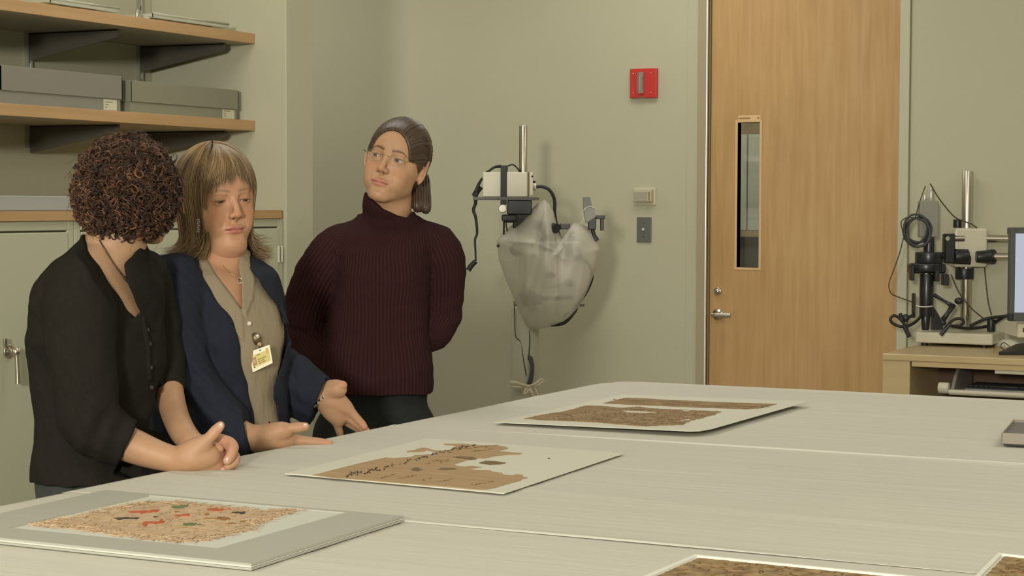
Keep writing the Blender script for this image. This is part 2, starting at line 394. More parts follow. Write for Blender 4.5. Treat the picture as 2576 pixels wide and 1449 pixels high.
# ---- wall shelves on slotted channels
def z_at(px, py, x=XS): return float(on(0, x, px, py)[2])
sh = []
for nm, py0, lab in (('upper', 85, 'upper oak wall shelf holding the flat plastic trays'), ('lower', 304, 'lower oak wall shelf holding the grey archive boxes')):
    z1 = float(on(1, YB, 643, py0)[2]); y0 = 2.6 if nm == 'lower' else 2.6
    s = thing('wall_shelf', lab, 'shelf', ((XA+XS)/2, 4.3, z1)); s['group'] = None; del s['group']
    if nm == 'upper':
        yj = float(on(0, XS, 14, 10)[1])
    MB().box((XA+.012, y0, z1-.034), (XS-.004, YB-.003, z1), .0).build('board', m_shelfu, s)
    MB().box((XS-.006, y0, z1-.035), (XS, YB-.003, z1+.0005), .001).build('edge_banding', m_shelf, s)
    sh.append((s, z1))
ych = [float(on(0, XA, 68, 200)[1]), float(on(0, XA, 348, 180)[1])]; ych.insert(0, 2*ych[0]-ych[1])
zb_ = float(on(0, XA, 66, 372)[2])
for i, y in enumerate(ych):
    c = thing('slotted_channel', ['grey slotted wall channel furthest from the wall corner', 'grey slotted wall channel reaching below the lower shelf behind the left archive box', 'grey slotted wall channel nearest the wall corner behind the archive boxes'][i], 'channel', (XA, y, zb_))
    m = MB(); m.box((XA, y-.0125, zb_), (XA+.012, y+.0125, 2.17)); m.box((XA+.011, y-.0125, zb_), (XA+.014, y-.0045, 2.17)); m.box((XA+.011, y+.0045, zb_), (XA+.014, y+.0125, 2.17))
    m.build('channel_rail', m_channel, c)
    m = MB()
    for k in range(16): m.box((XA+.0118, y-.0025, zb_+.02+k*.032), (XA+.0124, y+.0025, zb_+.036+k*.032))
    tag(m.build('slots', m_gap, c), kind='stuff')
    for s, z1 in sh:
        zu = z1-.036; b = MB(); pl = [(XA+.012, zu), (XS-.075, zu), (XS-.068, zu-.012), (XS-.082, zu-.026), (XA+.02, zu-.088), (XA+.012, zu-.088)]
        b.prism([(x, y-.002, z) for x, z in pl], .004, (0, 1, 0)); b.box((XA+.014, y-.002, zu-.003), (XS-.078, y+.014, zu)); 
        b.sphere((XS-.085, y-.002, zu-.012), .0045, 6); b.sphere((XA+.1, y-.002, zu-.006), .0035, 6); b.sphere((XA+.22, y-.002, zu-.006), .0035, 6)
        b.build('bracket', m_dkmetal, s)
# archive boxes on the lower shelf
zl = sh[1][1]; m_box = mat('grey_archival_board', (.215, .205, .165), .75, noise=(6., .03)); m_box2 = mat('grey_green_archival_board', (.225, .22, .15), .75, noise=(6., .03))
def arch(px0, px1, ztop_px, mt, label, lab_px):
    xf = XS-.035; y0, y1 = float(on(0, xf, px0, 240)[1]), float(on(0, xf, px1, 260)[1]); zt_ = float(on(0, xf, *ztop_px)[2])
    b = thing('archive_box', label, 'box', (xf-.17, (y0+y1)/2, zl))
    base = MB(); base.box((xf-.34, y0+.004, zl+.001), (xf-.004, y1-.004, zt_-.003), .001); base.build('box_base', mt, b)
    zlid = zl+(zt_-zl)*.36
    lid = MB(); lid.box((xf-.345, y0, zt_-.003), (xf, y1, zt_), .001); lid.box((xf-.003, y0, zlid), (xf, y1, zt_-.002)); lid.box((xf-.345, y0, zlid), (xf-.342, y1, zt_-.002))
    lid.box((xf-.345, y0, zlid), (xf, y0+.003, zt_-.002)); lid.box((xf-.345, y1-.003, zlid), (xf, y1, zt_-.002)); lid.build('box_lid', mt, b)
    a = on(0, xf, lab_px[0], lab_px[1]); c = on(0, xf, lab_px[2], lab_px[3]); zc_ = .5*(zl+.004+zlid)
    p = MB(); p.box((xf-.0041, a[1], zl+.004), (xf-.0032, c[1], zlid-.003)); lb = p.build('paper_label', mat('label_paper', (.55, .53, .38), .7), b)
    t = MB()
    for k in range(3): t.box((xf-.0033, a[1]+.006, zl+.012+k*.008), (xf-.0028, a[1]+(.025 if k == 2 else .012)+.02*rnd.random(), zl+.0145+k*.008))
    tag(t.build('label_print', mat('label_ink', (.22, .20, .10), .7), lb), kind='stuff')
arch(2, 308, (150, 177), m_box, 'mid grey archive box nearer the camera on the lower shelf', (263, 262, 296, 275))
arch(330, 600, (600, 227), m_box2, 'greenish grey archive box at the wall corner end of the lower shelf', (562, 284, 592, 297))
# clear trays on the upper shelf
zu_ = sh[0][1]; m_clear = mat('cloudy_polystyrene', (.80, .80, .66), .15, trans=.55, spec=.5)
def tray(px0, px1, py, label, blocks):
    xf = XS-.03; y0, y1 = float(on(0, xf, px0, py)[1]), float(on(0, xf, px1, py+20)[1]); h = .024
    t = thing('plastic_tray', label, 'tray', (xf-.14, (y0+y1)/2, zu_))
    m = MB(); m.box((xf-.28, y0, zu_+.010), (xf, y1, zu_+.013)); m.tube([(xf, y0, zu_+h), (xf, y1, zu_+h)], .004, 8)
    m.box((xf-.003, y0, zu_+.012), (xf, y1, zu_+h)); m.box((xf-.28, y0, zu_+.012), (xf-.277, y1, zu_+h)); m.box((xf-.28, y0, zu_+.012), (xf, y0+.003, zu_+h)); m.box((xf-.28, y1-.003, zu_+.012), (xf, y1, zu_+h))
    m.build('tray_shell', m_clear, t)
    for k in blocks:
        yy = y0+(y1-y0)*k; MB().box((xf-.1, yy-.04, zu_+.0005), (xf-.012, yy+.03, zu_+.0099), .001).build('cork_block', mat('cork', (.30, .20, .06), .8), t)
tray(128, 300, 12, 'clear plastic tray nearer the camera on the upper shelf', (.05, .6))
tray(385, 575, 40, 'clear plastic tray on cork blocks at the wall corner end of the upper shelf', (.16, .74))
pg = thing('metal_peg', 'short chrome peg standing on the upper shelf between the trays', 'peg', (XS-.03, 0, zu_))
P = on(0, XS-.05, 345, 26); MB().cyl((XS-.05, P[1], zu_), (XS-.05, P[1], zu_+.03), .006, n=14, bev=.001).build('peg_rod', m_chrome, pg)
P = on(0, XS-.05, 355, 36)
bg = thing('crumpled_wrap', 'crumpled clear plastic wrap beside the chrome peg on the upper shelf', 'plastic wrap', (XS-.06, P[1], zu_))
m = MB()
for i in range(9): m.sphere((XS-.06+rnd.uniform(-.02, .02), P[1]+.01+i*.006, zu_+.006+rnd.uniform(0, .006)), (.009, .012, .006), 5)
m.build('wrap_folds', m_clear, bg)
# ------------------------------------------------------------------ the big table under covering paper
TXL, TXR, TY0, TY1 = -2.30, .25, 1.50, 5.215
SEAM = [1.5, 2.75, 3.92, 5.215]
m_leg = mat('grey_table_leg', (.25, .25, .23), .5)
tlab = ['near section of the paper covered worktable under the grey mounted linen', 'middle section of the worktable beside the women', 'far section of the worktable nearest the door wall']
for i in range(3):
    y0, y1 = SEAM[i]+.003, SEAM[i+1]-.003
    t = thing('work_table', tlab[i], 'table', ((TXL+TXR)/2, (y0+y1)/2, 0))
    MB().box((TXL+.012, y0, TZ-.045), (TXR-.01, y1-(.012 if i == 2 else 0), TZ-.008), .004).build('tabletop', mat('laminate_top', (.6, .58, .5), .5), t)
    for x in (TXL+.14, TXR-.14):
        for y in (y0+.1, y1-.1): MB().cyl((x, y, 0), (x, y, TZ-.044), .028, .028, 16).build('leg', m_leg, t)
    a = MB(); a.box((TXL+.12, y0+.08, TZ-.12), (TXR-.12, y0+.11, TZ-.044)); a.box((TXL+.12, y1-.11, TZ-.12), (TXR-.12, y1-.08, TZ-.044)); a.build('apron', m_leg, t)
def noise2(x, y, seed, n=5, lx=1.6, ly=.16):
    r = np.random.RandomState(seed); o = np.zeros_like(x)
    for _ in range(n):
        kx = r.normal()/lx*2.2; ky = r.normal()/ly*2.2; o += np.sin(kx*x+ky*y+r.uniform(0, 6.3))
    return o/n
def sheet(name, y0, y1, label, seed, lift_near, lift_far, z0, x1=TXR+.0):
    nx, ny = 260, 150
    xs = np.linspace(TXL-.006, x1, nx); ys = np.concatenate([np.linspace(y0, y0+.05, 34)[:-1], np.linspace(y0+.05, y1-.05, ny-30), np.linspace(y1-.05, y1, 34)[1:]]); ny = len(ys)
    X, Y = np.meshgrid(xs, ys, indexing='ij')
    z = np.full_like(X, TZ+z0)+.0011*noise2(X, Y, seed, 7, 1.4, .12)+.0007*noise2(X, Y, seed+5, 7, .9, .04)+.0009*noise2(X, Y, seed+9, 5, .5, .3)
    z += .0012*np.exp(-((Y-(y0+.42+.06*np.sin(X*2.1)))/.03)**2)+.0010*np.exp(-((Y-(y0+.8+.03*np.sin(X*1.3+1)))/.02)**2)
    if lift_near: t_ = Y-y0; z += lift_near*np.clip(t_/.0045, 0, 1)*np.exp(-np.maximum(t_-.0045, 0)/.016)*(.35+.65*np.clip((X+2.2)/1.3, 0, 1))*(.85+.15*np.sin(X*5.1+seed))*(1 if seed == 3 else np.clip((-.75-X)/.4, .1, 1))
    if lift_far: t_ = y1-Y; z += lift_far*np.exp(-np.maximum(t_-.004, 0)/.012)*(.6+.4*np.sin(X*2.3+seed))*(.3+.7*np.clip((X+2.2)/1.0, 0, 1))
    # rolled over the left edge of the table
    d = np.clip((TXL+.014-X)/.02, 0, 1); z -= .010*d**2
    if seed == 3:   # rounded far corner, slightly curled
        cx, cy, r = TXL+.10, y1-.10, .10
        m = (X < cx) & (Y > cy); L_ = np.hypot(X-cx, Y-cy); k = np.where(m & (L_ > 1e-6), np.maximum(np.abs(X-cx), np.abs(Y-cy))/np.maximum(L_, 1e-6), 1)
        X = np.where(m, cx+(X-cx)*k, X); Y = np.where(m, cy+(Y-cy)*k, Y)
        z += .004*np.clip((Y-(y1-.05))/.05, 0, 1)**2*(.5+.5*np.sin(X*2.4-1.0))
    z = np.maximum(z, TZ+z0-.004) if True else z
    V = np.stack([X, Y, z], -1).reshape(-1, 3)
    f = []
    idx = np.arange(nx*ny).reshape(nx, ny)
    f = np.stack([idx[:-1, :-1], idx[1:, :-1], idx[1:, 1:], idx[:-1, 1:]], -1).reshape(-1, 4)
    me = mesh_np(name, V, f); o = obj(name, me, m_paper); so_ = o.modifiers.new('thickness', 'SOLIDIFY'); so_.thickness = .0006; so_.offset = -1
    return tag(o, label, 'paper', None)
sheet('covering_paper', 1.49, 2.765, 'white covering paper on the near part of the table under the grey mount', 1, 0, .0015, .0035)
sheet('covering_paper', 2.742, 3.925, 'white covering paper across the middle of the table under the torn papyrus', 2, .0030, .0050, .0050)
sheet('covering_paper', 3.928, 5.222, 'white covering paper on the far part of the table under the two-strip papyrus', 3, .0075, .0, .0035)

PZ = TZ+.0085
m_mount = mat('grey_mount_board', (.43, .43, .365), .7); m_core = mat('white_board_core', (.80, .79, .70), .7)
m_inner = mat('pale_blue_white_backing', (.62, .635, .56), .8, noise=(40., .02)); m_board = mat('ivory_mount_board', (.68, .665, .555), .8)
def quad(pts, z): return [tab(x, y, z) for x, y in pts]
def plate(pts, z, t, bev=0): m = MB(); m.prism(quad(pts, z+t), -t, bev=bev); return m
def ragged(pts, z, amp, seed, n=9, smooth=False):
    fz = z if callable(z) else None; z = PZ if fz else z
    r = np.random.RandomState(seed); P = [tab(x, y, z) for x, y in pts]; out = []
    for a, b in zip(P, P[1:]+P[:1]):
        d = b-a; L_ = np.linalg.norm(d[:2]); k = max(1, int(L_/.006)); nrm = np.array([-d[1], d[0], 0])/max(L_, 1e-6)
        for i in range(k): out.append(a+d*i/k+nrm*(r.normal()*amp if i else 0))
    if fz: out = [np.array([p[0], p[1], fz(p)]) for p in out]
    return out
def rip(name, pts, z, t, mt, parent, amp=.0008, seed=1):
    m = MB(); m.prism(ragged(pts, (lambda p: z(p)+t) if callable(z) else z+t, amp, seed), -t); return m.build(name, mt, parent)
def crop(pts, ox, oy, s): return [(ox+x/s, oy+y/s) for x, y in pts]

# --- grey mount with embroidered textile (front left)
A = thing('mounted_textile', 'embroidered fringed linen fragment with red and green motifs in a grey mount', 'textile', tab(500, 1330, PZ))
c4 = tab(632, 1412, PZ+.011); ux = tab(0, 1347, PZ+.011)-c4; ux /= np.linalg.norm(ux); uy = tab(1015, 1292, PZ+.011)-c4; Ly = np.linalg.norm(uy); uy /= Ly
far = tab(370, 1232, PZ+.011); Lx = abs(np.dot(far-c4, ux)); Lx = max(Lx, .62)
def qA(a, b, z): p = c4+ux*a+uy*b; return np.array([p[0], p[1], z])
def plateA(a0, a1, b0, b1, z, t, mt, nm, bev=.0008):
    m = MB(); m.prism([qA(a0, b0, z+t), qA(a1, b0, z+t), qA(a1, b1, z+t), qA(a0, b1, z+t)], -t, bev=bev); return m.build(nm, mt, A)
plateA(0, Lx, 0, Ly, PZ-.003, .0035, m_mount, 'lower_board'); plateA(.0015, Lx-.001, .0015, Ly-.001, PZ+.0008, .003, m_core, 'core_board'); 
inn = [tab(x, y, PZ+.0075) for x, y in ((20, 1327), (375, 1245), (870, 1289), (547, 1379))]
# window mat: four strips round the opening
mm = MB(); O_ = [qA(0, 0, PZ+.0075), qA(Lx, 0, PZ+.0075), qA(Lx, Ly, PZ+.0075), qA(0, Ly, PZ+.0075)]; I_ = [inn[3], inn[0], inn[1], inn[2]]
for i in range(4): mm.prism([O_[i], O_[(i+1) % 4], I_[(i+1) % 4], I_[i]], -.0034)
mm.build('window_mat', m_mount, A)
m = MB(); m.prism([p-np.array([0, 0, .0028]) for p in I_], -.0008); m.build('backing_cloth', m_inner, A)
tex = crop([(190, 250), (330, 215), (430, 205), (560, 170), (700, 140), (880, 104), (960, 97), (1030, 103), (1090, 96), (1100, 103), (1190, 112), (1330, 125), (1500, 142), (1640, 160), (1700, 160), (1760, 150), (1850, 155), (1840, 168), (1740, 190), (1700, 212), (1560, 255), (1575, 285), (1490, 290), (1400, 318), (1300, 345), (1200, 350), (1100, 357), (1040, 340), (900, 342), (860, 325), (720, 315), (640, 296), (560, 290), (480, 275), (330, 262)], 0, 1220, 2.477)
m_linen = mat('tan_linen', (.58, .42, .265), .9, noise=(60., .22, (1, 1, 1)), bump=(260., .0012))
tf = rip('linen_fragment', tex, PZ+.0048, .0012, m_linen, A, .0022, 3)
def motif(name, col, blobs, seed, parent=A, z=PZ+.0061, ox=0, oy=1220, s=2.477):
    r = np.random.RandomState(seed)
    for x, y, w_, h_ in blobs:
        pts = []; m = MB()
        for k in range(14):
            t = 2*math.pi*k/14; q_ = 1+.28*r.normal(); p = tab(ox+(x+w_*q_*math.cos(t))/s, oy+(y+h_*q_*math.sin(t))/s, z+.0006*r.uniform(.7, 1.2)); pts.append(p)
        zt_ = max(p[2] for p in pts); m.prism([(p[0], p[1], zt_) for p in pts], -.0008)
        m.build(name, mat(name, col, .9, noise=(200., .2)), parent)
motif('red_motif', (.50, .11, .045), [(900, 165, 60, 9), (960, 160, 28, 9), (840, 168, 35, 4), (1350, 152, 60, 8), (1395, 148, 40, 5), (955, 235, 55, 7), (900, 240, 16, 12), (1005, 228, 14, 11), (1130, 190, 50, 5), (1160, 184, 25, 5)], 1)
motif('green_motif', (.15, .19, .07), [(1110, 138, 45, 10), (1150, 128, 30, 5), (1170, 245, 38, 9), (1210, 240, 16, 5), (1240, 246, 18, 3)], 2)
motif('dark_motif', (.06, .045, .03), [(780, 205, 50, 6), (740, 213, 20, 4), (840, 207, 25, 4), (1490, 172, 42, 7), (1370, 205, 12, 6), (970, 197, 15, 3)], 3)
motif('brown_motif', (.32, .15, .04), [(1390, 210, 45, 9), (1310, 207, 38, 3), (1290, 182, 14, 5), (1520, 227, 22, 6), (1100, 166, 12, 3), (1440, 238, 25, 3)], 4)
# fringe threads lying round the linen
fr_ = MB(); r = np.random.RandomState(5); P = ragged(tex, PZ+.006, .001, 8)
for k in range(620):
    a = P[r.randint(int(len(P)*.0), len(P))]; cx = tab(470, 1308, PZ)[:2]; dr = np.array(a[:2])-cx; dr /= np.linalg.norm(dr)+1e-9
    s0 = np.array([a[0], a[1], 0])-np.append(dr, 0)*r.uniform(0, .03); t_ = r.normal()*1.1; d = np.array([dr[0]*math.cos(t_)-dr[1]*math.sin(t_), dr[0]*math.sin(t_)+dr[1]*math.cos(t_), 0]); L_ = r.uniform(.008, .024)
    pts = [s0+d*L_*q_/4+np.array([r.normal()*.0012, r.normal()*.0012, PZ+.0062+.0012*r.rand()]) for q_ in range(5)]
    fr_.tube(pts, .0006, 3, cap=False)
tag(fr_.build('fringe_threads', mat('pale_thread', (.60, .44, .28), .9), A), kind='stuff')
th2 = MB()
for k in range(520):
    x = r.uniform(200, 1800); y = r.uniform(110, 340)
    if not (abs((x-1020)/820)+abs((y-225)/140) < .95): continue
    a = tab(x/2.477, 1220+y/2.477, PZ+.0064); t_ = r.uniform(0, 6.3); L_ = r.uniform(.004, .016)
    th2.tube([a+np.array([math.cos(t_), math.sin(t_), 0])*L_*q_/3+np.array([r.normal()*.001, r.normal()*.001, 0]) for q_ in range(4)], .0005, 3, cap=False)
tag(th2.build('surface_threads', mat('ochre_thread', (.46, .30, .14), .9), A), kind='stuff')

# --- torn papyrus on ivory board (centre)
B = thing('mounted_papyrus', 'torn tan papyrus with one line of dark script on an ivory board', 'papyrus', tab(1100, 1180, PZ))
c0, c1, c2 = tab(717, 1193, PZ), tab(1268, 1243, PZ), tab(1570, 1142, PZ); c3 = c0+(c2-c1)
MB().prism([c0+[0, 0, .002], c1+[0, 0, .002], c2+[0, 0, .002], c3+[0, 0, .002]], -.0022, bev=.0004).build('ivory_board', m_board, B)
m_pap = mat('tan_papyrus', (.44, .30, .155), .85, noise=(9., .14, (1, 6, 1)), bump=(70., .0006, (1, 8, 1)))
cB = lambda pts: crop(pts, 700, 1080, 2.862)
pap = cB([(248, 328), (420, 285), (600, 240), (770, 202), (830, 207), (960, 197), (985, 186), (1070, 181), (1085, 187), (1115, 176), (1140, 181), (1142, 165), (1110, 158), (1070, 147), (1050, 158), (980, 163), (920, 163), (930, 155), (985, 146), (1030, 131), (1075, 134), (1120, 150), (1180, 152), (1230, 148), (1260, 135), (1280, 124), (1270, 115), (1220, 113), (1190, 104), (1330, 102), (1420, 112), (1560, 115), (1630, 123), (1655, 134), (1640, 142), (1595, 150), (1590, 158), (1620, 158), (1755, 172), (1740, 180), (1660, 181), (1560, 192), (1480, 208), (1420, 208), (1340, 225), (1300, 240), (1260, 250), (1290, 262), (1350, 270), (1380, 282), (1420, 292), (1530, 296), (1550, 305), (1610, 312), (1625, 325), (1690, 330), (1710, 322), (1760, 326), (1750, 338), (1795, 346), (1755, 358), (1740, 370), (1640, 395), (1560, 420), (1500, 432), (1440, 432), (1200, 410), (900, 388), (600, 362), (400, 348)])
rip('papyrus_sheet', pap, PZ+.0022, .0008, m_pap, B, .0007, 11)
m_papd = mat('dark_papyrus', (.20, .13, .05), .85, noise=(60., .3))
for k, pl_ in enumerate(([(1445, 240), (1490, 225), (1560, 228), (1640, 240), (1600, 250), (1520, 254)], [(1335, 270), (1390, 262), (1465, 272), (1400, 280)])): rip('papyrus_scrap', cB(pl_), PZ+.0022, .0009, m_papd if k == 0 else m_pap, B, .0006, 20+k)
rip('tiny_scrap', cB([(1938, 207), (1950, 204), (1960, 209), (1948, 213)]), PZ+.0022, .0006, m_papd, B, .0002, 30)
for k, pl_ in enumerate(([(1140, 290), (1180, 275), (1250, 277), (1290, 288), (1200, 295)], [(950, 292), (985, 270), (1015, 278), (1045, 292), (1000, 303)], [(1255, 200), (1300, 193), (1400, 198), (1430, 212), (1380, 217), (1290, 208)])):
    rip('dark_patch', cB(pl_), PZ+.0030, .0003, m_papd, B, .0016, 40+k)
ink = MB(); r = np.random.RandomState(4)
def inpoly(p, P):
    c = False; x, y = p
    for (xa, ya), (xb, yb) in zip(P, P[1:]+P[:1]):
        if (ya > y) != (yb > y) and x < (xb-xa)*(y-ya)/(yb-ya)+xa: c = not c
    return c
def glyph(x, y, h, w_, s, ox, oy, z, mb, lean=0, clip=None):
    """one invented pen stroke group: short curved thick strokes"""
    for _ in range(r.randint(1, 4)):
        x0 = x+r.uniform(-.4, .4)*w_; y0 = y+r.uniform(-.5, .5)*h; n = r.randint(2, 4); pts = [(x0, y0)]
        for q_ in range(n): pts.append((pts[-1][0]+r.uniform(-.5, .5)*w_, pts[-1][1]+r.uniform(-.4, .4)*h))
        P_ = [tab(ox+a/s, oy+b/s, PZ) for a, b in pts]; P_ = [np.array([p[0], p[1], z(p) if callable(z) else z]) for p in P_]
        if clip is not None and not all(inpoly(p_, clip) for p_ in pts): continue
        mb.tube(P_, 1, 4, flat=(.00018, .0015*r.uniform(.6, 1.5)), cap=False)
line = [(500, 340), (620, 320), (740, 292), (860, 262), (960, 232), (1050, 210), (1120, 188), (1200, 170), (1300, 145), (1390, 125), (1430, 112)]
for i in range(len(line)-1):
    (xa, ya), (xb, yb) = line[i], line[i+1]; n = int((xb-xa)/17)
    for k in range(n):
        t = k/n; glyph(xa+(xb-xa)*t, ya+(yb-ya)*t, 26*(1-.5*(xa/1430)), 20, 2.862, 700, 1080, PZ+.00312, ink)
tag(ink.build('dark_script', mat('brown_black_ink', (.085, .045, .02), .8), B), kind='stuff')
ink2 = MB()
for row in ([(740, 362), (860, 328)], [(880, 362), (1000, 342)], [(1030, 380), (1110, 358)], [(1160, 390), (1260, 366)], [(1400, 412), (1560, 385)], [(1080, 255), (1190, 225)], [(1250, 160), (1600, 122)], [(1400, 170), (1560, 150)], [(1100, 240), (1230, 228)], [(1180, 250), (1240, 238)]):
    (xa, ya), (xb, yb) = row; n = int((xb-xa)/16)
    for k in range(n): t = k/n; glyph(xa+(xb-xa)*t, ya+(yb-ya)*t, 7, 16, 2.862, 700, 1080, PZ+.00312, ink2)
tag(ink2.build('faint_script', mat('ochre_ink', (.27, .14, .03), .85), B), kind='stuff')

# --- two papyrus strips at the far end
Cc = thing('mounted_papyrus', 'two dark brown papyrus strips on an ivory board nearest the door', 'papyrus', tab(1640, 1050, PZ))
d1, d2, d3 = tab(1243, 1064, PZ), tab(1765, 1095, PZ), tab(2033, 1018, PZ); d4 = d1+(d3-d2)
def lerp(a, b, t): return a+(b-a)*t
ud = (d2-d1)/np.dot(d2-d1, d2-d1)
def zC(p): return PZ+.0005+.0065*float(np.clip(np.dot(np.asarray(p)-d1, ud), 0, 1.1))      # the board has warped up along its door-side edge
def tl(p): return np.array([p[0], p[1], zC(p)+.0018])
rc = .06; mb = MB(); mb.prism([tl(p) for p in (d1, lerp(d1, d2, 1-rc), lerp(d1, d2, 1-rc*.3)+(d3-d2)*.02, d2+(d3-d2)*.09, d3, d4)], -.0018, bev=.0004); mb.build('ivory_board', m_board, Cc)
cC = lambda pts: crop(pts, 1240, 960, 3.141)
m_pap2 = mat('brown_papyrus', (.31, .205, .095), .85, noise=(16., .45, (1, 3, 1)), bump=(60., .001))
rip('papyrus_strip', cC([(245, 303), (400, 272), (590, 240), (740, 200), (860, 205), (1010, 222), (1150, 215), (1280, 232), (1440, 240), (1600, 250), (1800, 262), (1740, 290), (1640, 318), (1560, 335), (1500, 370), (1350, 372), (1200, 378), (950, 355), (800, 340), (640, 330), (480, 322), (300, 310)]), lambda p: zC(p)+.0019, .0010, m_pap2, Cc, .0025, 12)
rip('papyrus_strip', cC([(872, 182), (1050, 140), (1180, 145), (1400, 162), (1640, 175), (1900, 190), (2245, 205), (2190, 218), (2120, 238), (1990, 245), (1850, 236), (1650, 228), (1400, 214), (1100, 198)]), lambda p: zC(p)+.0019, .0010, m_pap2, Cc, .0015, 13)
ik = MB(); ikl = MB(); ikw = MB()
for row in range(9):
    for k in range(46):
        x = 380+row*70+k*26; y = 316-row*11+k*2.2-(row*1.2)
        if x > 1700-(row < 3)*120 or y < 215 or y > 368: continue
        glyph(x, y, 9, 15, 3.141, 1240, 960, lambda p: zC(p)+.00295, ik if r.rand() < .62 else ikl, clip=[(300, 303), (740, 206), (1010, 228), (1440, 246), (1790, 264), (1640, 314), (1540, 333), (1490, 366), (1200, 372), (800, 336), (480, 318)])
for k in range(26): x = 950+k*48*.5; glyph(x, 155+k*1.2, 6, 12, 3.141, 1240, 960, lambda p: zC(p)+.00295, ik)
for k in range(16): x = 1340+k*18; glyph(x, 192+k*.8, 9, 14, 3.141, 1240, 960, lambda p: zC(p)+.00295, ik)
for k in range(30): x = 1650+k*18; glyph(x, 215+k*.5, 8, 14, 3.141, 1240, 960, lambda p: zC(p)+.00295, ik)
tag(ik.build('brown_script', mat('dark_brown_ink', (.19, .10, .04), .85), Cc), kind='stuff'); tag(ikl.build('worn_spots', mat('worn_pale_fibre', (.50, .37, .24), .85), Cc), kind='stuff')
for pl_ in ([(1020, 250), (1060, 248), (1180, 256), (1300, 266), (1200, 268), (1060, 262)], [(1500, 250), (1560, 252), (1540, 258), (1505, 256)], [(1490, 330), (1560, 326), (1555, 333), (1480, 336)]):
    rip('lacuna', cC(pl_), lambda p: zC(p)+.0030, .0002, m_board, Cc, .0005, 15)

# --- two window-mounted textiles at the bottom edge of the frame
m_bt = mat('brown_wool', (.33, .225, .10), .9, noise=(45., .5), bump=(120., .0015))
def framed(c, e1, e2, label, L1, L2):
    """c = far left corner px, e1 = px along the far edge, e2 = px along the left edge"""
    a = tab(*c, PZ); u1 = tab(*e1, PZ)-a; u1 /= np.linalg.norm(u1); u2 = tab(*e2, PZ)-a; u2 /= np.linalg.norm(u2)
    t = thing('framed_textile', label, 'textile', a)
    q_ = lambda s, v, z: a+u1*s+u2*v+np.array([0, 0, z])
    MB().prism([q_(0, 0, -.001), q_(L1, 0, -.001), q_(L1, L2, -.001), q_(0, L2, -.001)], -.003).build('backing_board', m_board, t)
    m = MB(); b = .008
    for (s0, v0, s1, v1) in ((-b, -b, L1+b, 0), (-b, L2, L1+b, L2+b), (-b, 0, 0, L2), (L1, 0, L1+b, L2)):
        m.prism([q_(s0, v0, .003), q_(s1, v0, .003), q_(s1, v1, .003), q_(s0, v1, .003)], -.007, bev=.0008)
    m.build('mount_frame', m_core, t)
    r_ = np.random.RandomState(int(c[0])); pts = []
    nn = 90
    for i in range(nn): pts.append(q_(.006+(L1-.012)*i/nn, .006+.003*r_.rand()+.004*math.sin(i*.3)*0, .0012))
    for i in range(nn): pts.append(q_(L1-.006+.003*r_.normal()*.4, .006+(L2-.012)*i/nn, .0012))
    for i in range(nn): pts.append(q_(L1-.006-(L1-.012)*i/nn, L2-.006, .0012))
    for i in range(nn): pts.append(q_(.006-.002*r_.rand(), L2-.006-(L2-.012)*i/nn, .0012))
    mb = MB(); mb.prism(pts, -.0018); mb.build('textile_fragment', m_bt, t)
    w_ = MB()
    for k in range(500):
        s, v = r_.uniform(.02, L1-.02), r_.uniform(.02, L2-.02); an = r_.uniform(0, 6.3); L_ = r_.uniform(.004, .014)
        P0 = q_(s, v, .0016); w_.tube([P0, P0+np.array([math.cos(an), math.sin(an), 0])*L_*.5+[0, 0, .0006], P0+np.array([math.cos(an+.4), math.sin(an+.4), 0])*L_], .0009, 3, cap=False)
    tag(w_.build('loose_yarn', mat('dark_yarn', (.22, .12, .045), .9), t), kind='stuff')
    return t
framed((1755, 1402), (2230, 1449), (1645, 1449), 'brown wool textile in a white edged mount, nearest the grey mounted linen', .46, .38)
framed((2521, 1398), (2576, 1404), (2474, 1446), 'brown wool textile in a white edged mount, furthest from the grey mounted linen', .40, .36)

# --- shallow tray at the right edge
P0 = tab(2519, 1122, TZ+.006); P1 = tab(2576+140, 1131, TZ+.006); zt_ = float(atd(2519, 1090, np.dot(P0-CP, FW))[2])
T_ = thing('shallow_box', 'shallow pinkish grey open box with dark lining on the far covering paper', 'box', P0)
u1 = P1-P0; u1[2] = 0; L1 = np.linalg.norm(u1); u1 /= L1; u2 = np.array([-u1[1], u1[0], 0]); Mx = Matrix(((u1[0], u2[0], 0, P0[0]), (u1[1], u2[1], 0, P0[1]), (0, 0, 1, TZ+.0072), (0, 0, 0, 1)))
h_ = zt_-TZ-.006; m = MB(); t_ = .003
m.box((0, 0, .004), (L1, t_, h_), .0006, Mx); m.box((0, .28-t_, .004), (L1, .28, h_), .0006, Mx); m.box((0, 0, .004), (t_, .28, h_), .0006, Mx); m.box((L1-t_, 0, .004), (L1, .28, h_), .0006, Mx)
m.build('box_sides', mat('pinkish_grey_board', (.33, .29, .23), .7), T_)
MB().box((t_, t_, .004), (L1-t_, .28-t_, h_-.006), 0, Mx).build('lining', mat('grey_lining', (.17, .15, .14), .85), T_)
MB().box((.004, .002, 0), (L1-.004, .276, .004), 0, Mx).build('dark_base', mat('dark_green_felt', (.05, .06, .05), .9), T_)
